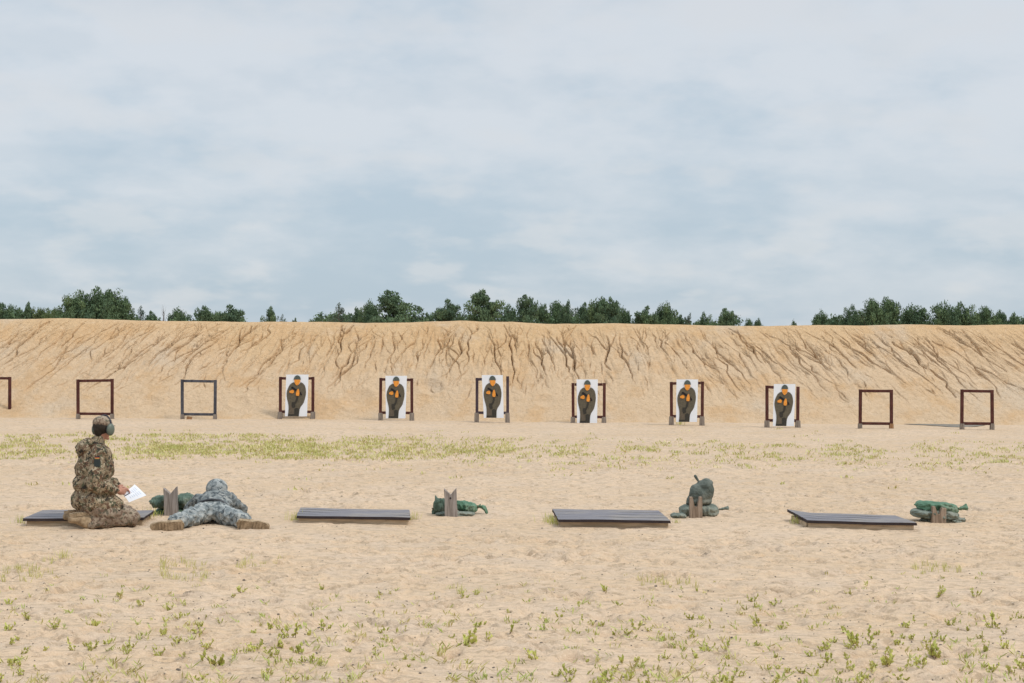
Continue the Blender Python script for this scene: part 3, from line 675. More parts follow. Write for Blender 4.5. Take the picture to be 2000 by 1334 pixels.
B_dark = mat('dark_olive_bag_cloth', (.1, .2, .16), .8, b_bag((.085, .098, .080), (.15, .165, .14)))
B_cord = mat('brown_tie_cord', (.12, .09, .05), .9)
def bag(px0, px1, y0, y1, d, m, lab, tail=None, tailpx=None, depth=.26, tilt=0., sag=.0, seed=0, round_=.0, ear=None, grp='sandbags along the firing line', gy=1010, off=.2):
    """a filled bag whose outline spans the given box; tail: path of the tied neck"""
    d = gg((px0+px1)/2, gy).y + off; c = at((px0+px1)/2, (y0+y1)/2, d); s_ = d/FPX; a = (px1-px0)*s_/2; h = (y1-y0)*s_/2
    base = Vector((c.x, d, c.z-h)); root = empty('sandbag', base); tag(root, lab, 'sandbag', grp)
    mb = MB(); NU, NV = 72, 44; vs = []; fs = []; cs, sn = math.cos(tilt), math.sin(tilt)
    for i in range(NU+1):
        t = -1+2*i/NU; tt = max(-.995, min(.995, t)); rad = (1-abs(tt)**(3.4-round_))**(.42)
        for k in range(NV):
            an = 2*math.pi*k/NV; ca, sa = math.cos(an), math.sin(an)
            y = math.copysign(abs(ca)**.85, ca)*depth/2*rad; z = math.copysign(abs(sa)**.8, sa)*h*rad*.98
            q = Vector((t*3+seed*7, ca*1.6+seed, sa*1.6))
            wr = .05 + mnoise.noise(q*1.1)*.26 + mnoise.noise(q*2.7)*.13 - .045*max(0, 1-abs(mnoise.noise(q*2.1+Vector((9, 3, seed))))*7) - .03*max(0, 1-abs(mnoise.noise(q*4.3+Vector((2, 8, seed))))*6) + (.05*math.sin(an*9+seed)*abs(t)**3)
            x = t*a*.97*(1+.04*math.sin(an*2+seed)); y *= 1+wr; z *= 1+wr*.8
            z -= sag*math.cos(t*1.5)*h*.5 if sa > 0 else 0
            z2 = z*cs + x*sn*h/a if tilt else z
            vs.append((x, y, max(z2, -h) + h))
    for i in range(NU):
        for k in range(NV): k2 = (k+1) % NV; fs.append((i*NV+k, (i+1)*NV+k, (i+1)*NV+k2, i*NV+k2))
    fs += [tuple(range(NV)), tuple(reversed(range(NU*NV, (NU+1)*NV)))]
    mb.add(vs, fs); link('bag_body', mb.mesh('bag_body', m, True), root)
    if tail:
        pts = []; 
        for (x, y) in tail: p = at(x, y, d); pts.append(Vector((p.x-base.x, 0, p.z-base.z)))
        tb_ = MB(); n = len(pts); ww = tailpx or [.012]+[.02]*(n-2)+[.035]
        for i in range(n-1):       # flattened, pleated cloth
            for q in range(4):
                f0, f1 = i, i+1; dv = (pts[f1]-pts[f0]); up_ = Vector((-dv.z, 0, dv.x)).normalized()
                o0 = ww[f0]*(q/3*2-1); o1 = ww[f1]*(q/3*2-1)
                tb_.tube([pts[f0]+up_*o0*.6+Vector((0, .01*math.sin(q*2+f0), 0)), pts[f1]+up_*o1+Vector((0, .02*math.sin(q*2.2+f1), 0))], [max(.005, ww[f0]*.42), max(.006, ww[f1]*.42)], 7)
        link('tied_neck', fuse(tb_, 'tied_neck', [m], .006, 2, .004, .02), root)
        cb = MB(); p = pts[0]; dv = (pts[1]-pts[0]).normalized(); cb.tube([p-dv*.006+dv*.01, p+dv*.014], [ww[0]*1.15+.004]*2, 10); link('tie_cord', cb.mesh('tie_cord', B_cord, True), root)
    if ear:
        eb = MB(); pts = [at(x, y, d) for x, y in ear]; pts = [Vector((p.x-base.x, 0, p.z-base.z)) for p in pts]
        eb.cap(pts[0], pts[1], .022, .007, 8); link('corner_ear', fuse(eb, 'corner_ear', [m], .006, 2), root)
    return root
# pile one (behind the first post)
bag(302, 384, 990, 1007, 16.6, B_green, 'bottom bright green sandbag under the two bags by the first post', seed=1, depth=.32, gy=1007, off=.17)
bag(295, 349, 968, 993, 16.55, B_teal, 'teal sandbag left of the first notched post, lying on green bag', seed=2, tail=[(297, 982), (291, 978)], tailpx=[.02, .008], depth=.28, gy=1007, off=.18)
bag(337, 382, 965, 993, 16.62, B_teal, 'folded teal sandbag right of the first post beside the prone shooter', seed=3, depth=.3, tilt=.12, ear=[(374, 972), (380, 968)], gy=1007, off=.2)
# pile two
bag(846, 876, 973, 1003, 16.62, B_teal, 'limp teal sandbag hanging left of the second notched post', seed=4, depth=.16, ear=[(853, 976), (850.5, 968)], tail=[(850, 993), (847, 1002), (844.5, 1009)], tailpx=[.03, .02, .012], round_=.8, gy=1008, off=.16)
bag(886, 933, 978.5, 1000, 16.6, B_green, 'green sandbag right of the second notched post', seed=5, depth=.24, tilt=-.35, tail=[(932, 990), (940, 988.5), (947, 993), (951, 1002), (953, 1006)], tailpx=[.012, .02, .022, .012, .006], gy=1008, off=.2)
bag(850, 928, 998, 1008, 16.75, B_grey, 'flat pale empty bag beneath the green bag at the second post', seed=13, depth=.25, gy=1008.5, off=.14)
# pile three
bag(1326, 1404, 983, 1010, 16.7, B_grey, 'grey green sandbag lying under the tall upright sandbag', seed=6, depth=.34, tail=[(1404, 995), (1412, 994), (1424, 992)], tailpx=[.006, .014, .018], gy=1010.5, off=.22)
bag(1309, 1341, 1002, 1012.5, 16.6, B_grey, 'small flattened grey bag touching the third shooting board', seed=7, depth=.2, gy=1012.5, off=.1)
# upright bag
d_ = gg(1369, 1010.5).y + .23; c_ = at(1369, 984, d_); base_ = Vector((c_.x, d_, c_.z)); ub = empty('sandbag', base_)
tag(ub, 'tall upright dark olive sandbag standing on the grey bag', 'sandbag', 'sandbags along the firing line')
def U_(px, py, y=0.): p = at(px, py, d_); return (p.x-base_.x, y, p.z-base_.z)
mb = MB(); mb.ell(U_(1369, 966), (.135, .12, .10)); mb.ell(U_(1374, 953, .01), (.115, .105, .085), Matrix.Rotation(-.5, 3, 'Y')); mb.ell(U_(1381, 958, -.01), (.080, .10, .125)); mb.ell(U_(1380, 943), (.062, .07, .045)); mb.ell(U_(1360, 962, -.02), (.09, .09, .10)); mb.ell(U_(1390, 944), (.022, .03, .045)); mb.cap(U_(1352, 976), U_(1344, 983), .035, .02); mb.ell(U_(1368, 978), (.13, .12, .05))
link('bag_body', fuse(mb, 'bag_body', [B_dark], .008, 5, .035, .12, .012, .035), ub)
mb = MB(); mb.cap(U_(1368, 945), U_(1363, 938), .014, .012, 10); mb.cap(U_(1363, 938), U_(1358, 930), .014, .018, 10); link('tied_neck', fuse(mb, 'tied_neck', [B_dark], .005, 2), ub)
mb = MB(); mb.tube([U_(1367.2, 944), U_(1365.2, 941)], .017, 10); link('tie_cord', mb.mesh('tie_cord', B_cord, True), ub)
bag(1340.5, 1364, 964, 985, 16.78, B_dark, 'dark folded bag tucked at the lower left of the upright bag', seed=9, depth=.16, tilt=.5, gy=1010.5, off=.27)
# pile four
bag(1797, 1884, 1009, 1022, 16.42, B_grey, 'bottom flattened grey sandbag of the rightmost pile', seed=10, depth=.36, tail=[(1878, 1016), (1886, 1016)], tailpx=[.02, .022], gy=1022, off=.25)
bag(1777.5, 1873, 994, 1014, 16.4, B_grey, 'middle grey green sandbag of the rightmost pile', seed=11, depth=.34, tilt=-.25, gy=1022, off=.25)
bag(1788, 1872, 979, 1003, 16.36, B_green, 'top bright green sandbag of the rightmost pile', seed=12, depth=.3, tilt=-.32, tail=[(1871, 994), (1878, 993), (1890, 990)], tailpx=[.008, .018, .030], ear=[(1792, 986), (1785.5, 985)], gy=1022, off=.25)

# ------------------------------------------------------------------ people
M_skin = mat('skin', (.50, .25, .17), .55, lambda t: t.color(t.mix(t.noise(t.co(), 30, 3), (.42, .19, .13), (.55, .29, .20))), spec=.35)
M_hair = mat('dark_hair', (.03, .022, .016), .7)
def b_fleck(t):
    v = t.co(); base_ = t.mix(t.ramp(t.noise(v, 9, 3, .6), .42, .58), (.32, .245, .16), (.24, .18, .115))
    g = t.ramp(t.noise(v, 17, 3, .65), .52, .55); br = t.ramp(t.noise(t.co((1.3, 1, 1.1), (1, 2, 3)), 19, 3, .65), .53, .56); dk = t.ramp(t.noise(t.co((1, 1.2, 1), (3, 1, 2)), 21, 3, .7), .56, .59)
    lt = t.ramp(t.noise(t.co((1, 1, 1), (2, 3, 1)), 26, 2, .65), .58, .60)
    c = t.mix(g, base_, (.10, .10, .062)); c = t.mix(br, c, (.15, .09, .058)); c = t.mix(lt, c, (.42, .35, .25)); c = t.mix(dk, c, (.042, .038, .030)); t.color(c)
    t.normal(t.bump(t.noise(v, 55, 4, .6, 1.2), .5, .006))
M_fleck = mat('flecked_desert_camouflage', (.25, .2, .14), .9, b_fleck, spec=.1)
def b_fleck2(t):
    v = t.co(); base_ = t.mix(t.ramp(t.noise(v, 9, 3, .6), .42, .58), (.34, .27, .20), (.25, .185, .135))
    br = t.ramp(t.noise(t.co((1.3, 1, 1.1), (1, 2, 3)), 27, 2, .65), .53, .57, 0, .85); g = t.ramp(t.noise(v, 22, 2, .65), .58, .61, 0, .8)
    c = t.mix(br, base_, (.14, .088, .062)); c = t.mix(g, c, (.105, .10, .07)); t.color(c); t.normal(t.bump(t.noise(v, 50, 4, .6, 1.2), .5, .006))
M_fleck2 = mat('faded_desert_camouflage', (.3, .24, .18), .9, b_fleck2, spec=.1)
def b_acu(t, k=1.):
    m = t.N.new('ShaderNodeVectorMath'); m.operation = 'SNAP'; t.L.new(t.co(), m.inputs[0]); m.inputs[1].default_value = (.012,)*3
    v = m.outputs[0]; a = t.ramp(t.noise(v, 16, 3, .6), .47, .53); b = t.ramp(t.noise(v, 11, 3, .7), .53, .60); 
    mm = t.N.new('ShaderNodeMapping'); mm.inputs['Location'].default_value = (5, 3, 1); t.L.new(v, mm.inputs[0])
    d = t.ramp(t.noise(mm.outputs[0], 20, 2, .6), .55, .62)
    T3 = lambda *v: tuple(q*k for q in v)
    c = t.mix(a, T3(.32, .335, .325), T3(.195, .215, .215)); c = t.mix(b, c, T3(.43, .425, .39)); c = t.mix(d, c, T3(.095, .11, .115)); t.color(c)
    t.normal(t.bump(t.noise(t.co(), 45, 4, .6, 1.2), .5, .006))
M_acu = mat('grey_pixel_camouflage', (.35, .38, .38), .9, b_acu, spec=.1); M_acu_shade = mat('shaded_pixel_camouflage', (.3, .32, .33), .9, lambda t: b_acu(t, .74), spec=.1)  # second is a darkened copy: upper-back shade put into the jacket colour
M_boot = mat('tan_suede_boot', (.3, .2, .12), .9, lambda t: (t.color(t.mix(t.ramp(t.noise(t.co(), 18, 4, .65), .35, .68), (.24, .17, .105), (.46, .34, .215))), t.normal(t.bump(t.noise(t.co(), 50, 3), .5, .005))), spec=.15)
M_sole = mat('dusty_boot_sole', (.25, .17, .1), .95, lambda t: t.color(t.mix(t.ramp(t.noise(t.co(), 25, 4, .7), .4, .62), (.25, .18, .11), (.42, .31, .20))), spec=.1)
M_cup = mat('green_grey_plastic', (.12, .14, .11), .45, spec=.4)
M_band = mat('black_band', (.03, .03, .04), .6)
M_patch = mat('dark_sleeve_patch', (.035, .045, .045), .9)
M_flagr = mat('flag_red', (.50, .12, .06), .8); M_flagy = mat('flag_gold', (.48, .30, .08), .8)
M_paper = mat('white_paper', (.82, .84, .88), .75); M_ink = mat('pale_blue_ink', (.50, .57, .70), .8)
M_gun = mat('gun_black', (.03, .03, .032), .5, spec=.4)

def hand(mb, wrist, dirv, palm_n, curl=.9, side=1, L_=.19):
    """palm with four bent fingers and a side thumb, all joined to the arm"""
    w_ = Vector(wrist); d = Vector(dirv).normalized(); n = (Vector(palm_n)-d*Vector(palm_n).dot(d)).normalized(); s = d.cross(n)*side
    mb.ell(w_+d*.048, (.046, .040, .017), Matrix((d, s, n)).transposed()); mb.cap(w_-d*.02, w_+d*.03, .026, .026, 10)
    for k, (o, ln) in enumerate(((.030, .070), (.011, .080), (-.009, .074), (-.028, .058))):
        p = w_+d*.082+s*o; a = 0; dd = d
        for q, fr in enumerate((.42, .32, .26)):
            a += curl*(.55+.12*k); dd = (d*math.cos(a)+n*math.sin(a)); p2 = p+dd*ln*fr; mb.cap(p, p2, .0095-.001*q, .0088-.001*q, 8); p = p2
    p = w_+d*.025+s*.036; p2 = p+(d*.55+s*.55+n*.5).normalized()*.035; mb.cap(p, p2, .0115, .0105, 8); mb.cap(p2, p2+(d*.8+n*.5).normalized()*.03, .0105, .009, 8)
def head(mb, c, face, up=Vector((0, 0, 1))):
    f = face.normalized(); up = (up-f*up.dot(f)).normalized(); r_ = f.cross(up); rot = Matrix((f, r_, up)).transposed()
    mb.ell(c+up*.03-f*.01, (.098, .077, .095), rot); mb.ell(c-up*.035+f*.022, (.070, .060, .082), rot)
    mb.cap(c+f*.093+up*.018, c+f*.112-up*.018, .010, .014, 10); mb.ell(c+f*.086-up*.062, (.014, .026, .006), rot); mb.ell(c+f*.078-up*.098, (.02, .026, .016), rot)
    for s in (-1, 1):
        mb.ell(c+r_*s*.079-f*.005-up*.012, (.018, .008, .031), rot); mb.ell(c+f*.078+r_*s*.033+up*.034, (.014, .026, .007), rot)
    return f, r_, up, rot
def eyes(c, f, r_, up, parent, org):
    for s in (-1, 1):
        e = MB(); e.ell(c-org+f*.080+r_*s*.031+up*.010, (.012, .012, .010)); link('eye', e.mesh('eye', M_band, True), parent)

# ---- kneeling man
yaw = R(25); Fk = Vector((math.cos(yaw), math.sin(yaw), 0)); Rk = Vector((math.sin(yaw), -math.cos(yaw), 0)); Zk = Vector((0, 0, 1))
ko = gg(200, 1027.5); ko = Vector((ko.x, ko.y+.02, ko.z-.01)); ksc = 1.0
def Kp(u, r_, z): return Fk*(u-.095) + Rk*r_ + Zk*z
Bd = MB()
Bd.ell(Kp(-.02, 0, .27), (.15, .12, .12)); Bd.cap(Kp(-.01, 0, .3), Kp(.03, 0, .62), .11, .125); Bd.ell(Kp(.03, 0, .68), (.12, .15, .13))
Bd.cap(Kp(.02, 0, .74), Kp(.055, 0, .93), .062, .052)
sh = {1: Kp(.03, .18, .755), -1: Kp(.05, -.18, .755)}; el = {1: Kp(-.045, .245, .45), -1: Kp(.10, -.24, .47)}; wr = {1: Kp(.205, .125, .37), -1: Kp(.245, .0, .405)}
hp = {1: Kp(-.03, .1, .25), -1: Kp(-.03, -.1, .25)}; kn = {1: Kp(.345, .14, .095), -1: Kp(.37, -.17, .105)}; an = {1: Kp(-.08, .13, .07), -1: Kp(-.08, -.12, .07)}
for s in (1, -1):
    Bd.cap(Kp(.03, 0, .75), sh[s], .07, .058); Bd.cap(sh[s], el[s], .052, .040); Bd.cap(el[s], wr[s], .038, .027)
    Bd.cap(hp[s], kn[s], .085, .06); Bd.cap(kn[s], an[s], .055, .038); Bd.cap(an[s], Kp(-.17, .13*s, .07), .032, .022)
hc = Kp(.085, .0, 1.0); hf = Vector((math.cos(R(62)), math.sin(R(62)), -.12))
f_, r__, u__, hrot = head(Bd, hc, hf)
hand(Bd, wr[1], Fk*.9+Rk*-.25+Zk*-.1, Rk*-1+Zk*.1, .7, 1); hand(Bd, wr[-1], Fk*.85+Rk*.35+Zk*-.25, Zk*-1+Rk*.3, .6, -1)
man = link('person', fuse(Bd, 'person', [M_skin], .0065, 3), None, ko)
tag(man, 'kneeling man in brown flecked camouflage with ear defenders holding a white sheet', 'person')
eyes(hc, f_, r__, u__, man, Vector())
J = MB()
J.ell(Kp(-.02, 0, .28), (.205, .22, .15), Matrix((Fk, Rk, Zk)).transposed()); J.ell(Kp(-.01, 0, .44), (.19, .215, .17), Matrix((Fk, Rk, Zk)).transposed())
J.ell(Kp(.01, 0, .60), (.19, .225, .19), Matrix((Fk, Rk, Zk)).transposed()); J.ell(Kp(.02, 0, .72), (.155, .205, .12), Matrix((Fk, Rk, Zk)).transposed())
J.cap(Kp(.015, -.10, .79), Kp(.015, .10, .79), .075, .075); J.cap(Kp(.02, 0, .80), Kp(.035, 0, .865), .085, .068)
for s in (1, -1):
    J.cap(sh[s], el[s], .084, .072); J.cap(el[s], wr[s]+(el[s]-wr[s]).normalized()*.015, .072, .048); J.cap(Kp(.02, 0, .76), sh[s], .09, .084)
    J.cap(hp[s]+Zk*.02, hp[s].lerp(kn[s], .55)+Zk*.04, .125, .105)
J.cap(wr[1]+(el[1]-wr[1])*.25, wr[1]+(el[1]-wr[1])*.08, .058, .052)
jk = link('jacket', fuse(J, 'jacket', [M_fleck], .010, 3, .052, .10, .014, .04), man)
Hd = MB(); Hd.ell(Kp(-.10, 0, .80), (.075, .135, .085), Matrix((Fk, Rk, Zk)).transposed()); Hd.cap(Kp(-.06, -.10, .85), Kp(-.05, .09, .86), .045, .042)
Hd.cap(Kp(-.05, .09, .86), Kp(.06, .105, .83), .042, .028); Hd.cap(Kp(-.05, -.10, .86), Kp(.07, -.10, .84), .042, .028); Hd.cap(Kp(-.14, -.03, .80), Kp(-.13, .02, .70), .045, .03)
link('hood', fuse(Hd, 'hood', [M_fleck], .010, 3, .022, .05, .012, .025), jk)
T = MB()
for s in (1, -1):
    T.cap(hp[s]-Zk*.02, kn[s], .125, .088); T.cap(kn[s], an[s]+Fk*.04, .082, .070); T.ell(kn[s]-Zk*.005, (.085, .085, .085))
T.ell(Kp(-.03, 0, .22), (.15, .17, .12), Matrix((Fk, Rk, Zk)).transposed())
link('trousers', fuse(T, 'trousers', [M_fleck2], .010, 3, .044, .09, .015, .04), man)
def boot(mb, ankle, toe, instep, Lf=.29, wd=.05, sole=None):
    """ankle/heel to toe, instep = direction away from the sole"""
    t = (toe).normalized(); i = (instep-t*instep.dot(t)).normalized(); s = t.cross(i); a = ankle
    mb.cap(a-i*.035-t*.035, a+t*.10-i*.035, .042, .044); mb.cap(a+t*.10-i*.035, a+t*(Lf-.11)-i*.042, .044, .040); mb.cap(a+i*.03-t*.01, a+t*.09-i*.02, .048, .040)
    if sole is not None:
        out_ = []
        for k in range(24):
            b = 2*math.pi*k/24; x = math.cos(b); y = math.sin(b); xx = (x*.5+.5)*Lf-.085; wd_ = wd*(.80+.25*(x > 0)*abs(x)**.5-.12*math.exp(-((x+.1)/.3)**2))
            out_.append((xx, math.copysign(abs(y)**.75, y)*wd_))
        vs = [a+t*x+s*y-i*.070 for x, y in out_]+[a+t*x+s*y-i*.098 for x, y in out_]; n = 24
        sole.add(vs, [tuple(range(n)), tuple(reversed(range(n, 2*n)))]+[(k+n, (k+1) % n+n, (k+1) % n, k) for k in range(n)])
        for q in range(9):       # tread lugs
            x = -.06+q*(Lf-.05)/9
            if q == 3: continue
            c = a+t*x-i*.101; sole.box(c, (.018, wd*1.45, .008), Matrix((t, s, i)).transposed())
for s in (1, -1):
    B = MB(); So = MB(); boot(B, an[s]+Zk*.0, -Fk*1.0+Rk*(.12*s)-Zk*.05, -Zk*.75-Fk*.3, .27, .048, So)
    B.cap(an[s], an[s]+Fk*.06, .055, .058)
    bo = link('boot', fuse(B, 'boot', [M_boot], .008, 3, .006, .04), man); link('boot_sole', So.mesh('boot_sole', M_sole), bo)
# cap, hair, ear defenders
Hh = MB(); Hh.ell(hc+u__*.018-f_*.022, (.096, .084, .088), hrot); Hh.cap(hc-f_*.07-u__*.02, hc-f_*.06-u__*.055, .045, .036)
link('hair', fuse(Hh, 'hair', [M_hair], .008, 2, .006, .02), man)
Cp = MB(); Cp.ell(hc+u__*.052-f_*.012, (.110, .091, .074), hrot); Cp.box(hc+f_*.095+u__*.035, (.07, .11, .008), hrot)
cap_ = link('cap', fuse(Cp, 'cap', [M_fleck2], .008, 2, .006, .03), man)
Ed = MB(); pts = []
for k in range(17):
    a = math.pi*k/16; pts.append(hc+u__*(-.01+.142*math.sin(a))+r__*(.105*math.cos(a))+f_*.005)
Ed.tube(pts, .0095, 8); ed = link('ear_defenders', Ed.mesh('ear_defenders', M_band, True), man)
for s in (-1, 1):
    c_ = MB(); c_.ell(hc+r__*s*(.104 if s > 0 else .094)-u__*.012, (.050, .030, .062), hrot); cu_ = link('ear_cup', c_.mesh('ear_cup', M_cup, True), ed)
    c_ = MB(); c_.ell(hc+r__*s*.082-u__*.012, (.042, .020, .054), hrot); link('ear_cushion', c_.mesh('ear_cushion', M_band, True), ed)
# sleeve patch with little flag
pc = sh[1].lerp(el[1], .28); pn = (Rk*.8-Fk*.25+Vector((0, -.35, 0))).normalized(); ux = pn.cross(Zk).normalized(); prot = Matrix((ux, pn, Zk)).transposed()
pb = MB(); pb.box(pc+pn*.080, (.058, .02, .078), prot); link('sleeve_patch', bevel(pb.mesh('sleeve_patch', M_patch), .004), jk)
pb = MB(); q0 = pc+pn*.080+Zk*.058
for k, (mm_) in enumerate((0, 1, 2)): pb.box(q0-Zk*(.008*k), (.042, .018, .0078), prot, mm_)
link('flag_patch', pb.mesh('flag_patch', [M_band, M_flagr, M_flagy]), jk)
# sheet of paper (its corners read from the photo) and pen
hd = ko.y + Kp(.30, .02, 0).y - .02
cr4 = [(263, 946), (286, 967.5), (252, 981), (240.5, 966)]
pp = [at(x, y, hd + dy) for (x, y), dy in zip(cr4, (.06, .05, -.05, -.04))]; c4 = sum(pp, Vector())/4
mb = MB(); vs = [p-c4 for p in pp]; nrm = (vs[1]-vs[0]).cross(vs[2]-vs[0]).normalized(); 
if nrm.y > 0: nrm = -nrm
n = 8; G = []
for j in range(n+1):
    for i in range(n+1):
        a = vs[0].lerp(vs[1], i/n); b = vs[3].lerp(vs[2], i/n); G.append(a.lerp(b, j/n)+nrm*.008*math.sin(i/n*3.1)*math.sin(j/n*2+.5))
GB = [g-nrm*.001 for g in G]; m1 = len(G); fs = []
for j in range(n):
    for i in range(n): a = j*(n+1)+i; fs += [(a, a+1, a+n+2, a+n+1), (m1+a, m1+a+n+1, m1+a+n+2, m1+a+1)]
mb.add(G+GB, fs)
for r0 in range(6):
    for seg_ in range(2):
        a = .14+seg_*.38; b = a+random.uniform(.2, .32); v = .16+r0*.12; qs = []
        for (u, vv) in ((a, v), (b, v), (b, v+.025), (a, v+.025)):
            x0_ = vs[0].lerp(vs[1], u); x1_ = vs[3].lerp(vs[2], u); qs.append(x0_.lerp(x1_, vv)+nrm*(.0095*math.sin(u*3.1)*math.sin(vv*2+.5)+.0012))
        mb.add(qs, [(0, 1, 2, 3)], 1)
tag(link('paper_sheet', mb.mesh('paper_sheet', [M_paper, M_ink]), None, c4), 'white sheet of paper held in the kneeling man\'s hands', 'paper sheet')
pb = MB(); a = at(243, 969, hd-.07); b = at(252.5, 963.5, hd-.09); c = (a+b)/2; pb.tube([a-c, (b-a)*.4-(c-a)+Vector(), b-c], [.004, .005, .0035], 8)
tag(link('pen', pb.mesh('pen', M_band, True), None, c), 'dark pen in the kneeling man\'s hand above the white sheet', 'pen')

# ---- prone shooter, seen from behind the boots
po = gg(405, 1033); po = Vector((po.x, po.y, po.z))
Pr = MB(); X = lambda x, y, z: Vector((x, y, z))
php = {1: X(.13, .60, .095), -1: X(-.03, .60, .095)}; pkn = {1: X(.26, .32, .075), -1: X(-.19, .30, .075)}; pan = {1: X(.37, .07, .075), -1: X(-.31, .07, .075)}
psh = {1: X(.25, 1.10, .185), -1: X(-.07, 1.10, .185)}; pel = {1: X(.37, 1.20, .045), -1: X(-.17, 1.30, .045)}; pwr = {1: X(.19, 1.36, .20), -1: X(.10, 1.50, .20)}
Pr.ell(X(.05, .62, .10), (.14, .11, .06)); Pr.cap(X(.05, .65, .10), X(.09, .95, .14), .06, .085); Pr.ell(X(.09, 1.03, .17), (.16, .14, .10)); Pr.cap(X(.09, 1.12, .19), X(.11, 1.24, .26), .055, .05)
for s in (1, -1):
    Pr.cap(X(.09, 1.08, .18), psh[s], .07, .06); Pr.cap(psh[s], pel[s], .05, .038); Pr.cap(pel[s], pwr[s], .038, .027)
    Pr.cap(php[s], pkn[s], .08, .055); Pr.cap(pkn[s], pan[s], .052, .036); Pr.cap(pan[s], pan[s]+X(.10*s, -.03, -.03), .032, .024)
pc_ = X(.115, 1.27, .255); pf, prr, pu, prt = head(Pr, pc_, X(0.03, 1, -.06), Vector((-.12, 0, 1)))
hand(Pr, pwr[1], X(-.45, .85, .12), X(-.9, 0, 0), 1.0, -1); hand(Pr, pwr[-1], X(.1, .95, .2), X(0, .1, 1), .9, 1)
pm_ = link('person', fuse(Pr, 'person', [M_skin], .0075, 3), None, po); pm_.rotation_euler = (0, 0, R(11.5))
tag(pm_, 'soldier in grey pixel camouflage and helmet lying prone, boots towards the camera', 'person')
eyes(pc_, pf, prr, pu, pm_, Vector())
J = MB(); J.ell(X(.05, .70, .11), (.17, .12, .10)); J.ell(X(.07, .84, .13), (.175, .16, .115)); J.ell(X(.09, 1.0, .155), (.195, .16, .125)); J.cap(X(-.03, 1.08, .195), X(.21, 1.08, .20), .082, .082); J.cap(X(.10, 1.1, .21), X(.113, 1.20, .245), .085, .082)
for s in (1, -1): J.cap(X(.09, 1.05, .19), psh[s], .09, .083); J.cap(psh[s], pel[s]+Zk*.03, .080, .068); J.cap(pel[s]+Zk*.02, pwr[s], .066, .042)
jk2 = link('jacket', fuse(J, 'jacket', [M_acu_shade], .010, 3, .056, .09, .018, .04), pm_)
T = MB(); T.ell(X(-.03, .58, .105), (.115, .15, .105)); T.ell(X(.13, .58, .105), (.115, .15, .105)); T.ell(X(.05, .66, .11), (.165, .10, .09))
for s in (1, -1): T.cap(php[s], pkn[s], .106, .088); T.cap(pkn[s], pan[s]+X(0, .03, 0), .088, .068); T.cap(pan[s]+X(-.03*s, .05, .0), pan[s], .085, .07)
link('trousers', fuse(T, 'trousers', [M_acu], .010, 2, .058, .085, .028, .04), pm_)
for s in (1, -1):
    B = MB(); So = MB(); boot(B, pan[s]+X(.0, -.03, -.015), X(s, .02, -.09 if s < 0 else -.16), X(0, 1, .22), .325, .066, So)
    B.cap(pan[s], pan[s]+X(0, .05, 0), .052, .055)
    bo = link('boot', fuse(B, 'boot', [M_boot], .008, 3, .006, .04), pm_); link('boot_sole', So.mesh('boot_sole', M_sole), bo)
Hl = MB(); Hl.ell(pc_+pu*.042-pf*.008, (.135, .118, .108), prt); Hl.cap(pc_-pf*.09+prr*-.06-pu*.02, pc_-pf*.09+prr*.06-pu*.02, .035, .035)
Hl.ell(pc_-pu*.012-pf*.0, (.150, .136, .018), prt)
Bl = MB(); Bl.tube([X(.05+.185*math.cos(a), .735, .10+.125*math.sin(a)) for a in np.linspace(-.15, math.pi+.15, 17)], .014, 8)
link('belt', Bl.mesh('belt', M_gun, True), jk2)
for px_, pz_ in ((.155, .085), (-.05, .085)):
    Pk = MB(); Pk.box(X(px_, .468, pz_+.035), (.10, .02, .075), Matrix.Rotation(.35, 3, 'X')); link('pocket_flap', bevel(Pk.mesh('pocket_flap', M_acu_shade), .006), jk2)
Nk = MB(); Nk.cap(pc_-pf*.075-pu*.055-prr*.05, pc_-pf*.075-pu*.055+prr*.05, .040, .040); link('collar', fuse(Nk, 'collar', [M_acu_shade], .008, 2, .01, .03), jk2)
hl = link('helmet', fuse(Hl, 'helmet', [M_acu], .008, 2, .010, .04), pm_)
St = MB(); St.tube([pc_-pf*.142+prr*(.10*math.cos(a))+pu*(-.02+.0*a) + pf*.05*abs(math.cos(a)) for a in np.linspace(0, math.pi, 9)], .010, 6); link('helmet_gap_shade', St.mesh('helmet_gap_shade', M_gun, True), hl)  # black tube standing in for the shaded gap under the helmet
# rifle in the hands
Rf = empty('rifle', po+Matrix.Rotation(R(11.5), 3, 'Z') @ X(.15, 1.28, .20), R(11.5)); tag(Rf, 'black rifle held by the prone soldier, hidden behind the helmet', 'rifle')
g = MB(); g.box((0, .32, .0), (.045, .36, .07)); link('receiver', bevel(g.mesh('receiver', M_gun), .006), Rf)
g = MB(); g.box((0, .02, -.01), (.036, .24, .10), None, 0, .8); link('stock', bevel(g.mesh('stock', M_gun), .008), Rf)
g = MB(); g.tube([(0, .5, .012), (0, .92, .012)], [.022, .012], 12); link('barrel', g.mesh('barrel', M_gun, True), Rf)
g = MB(); g.box((0, .34, -.11), (.025, .06, .16), Matrix.Rotation(.2, 3, 'X')); link('magazine', bevel(g.mesh('magazine', M_gun), .004), Rf)

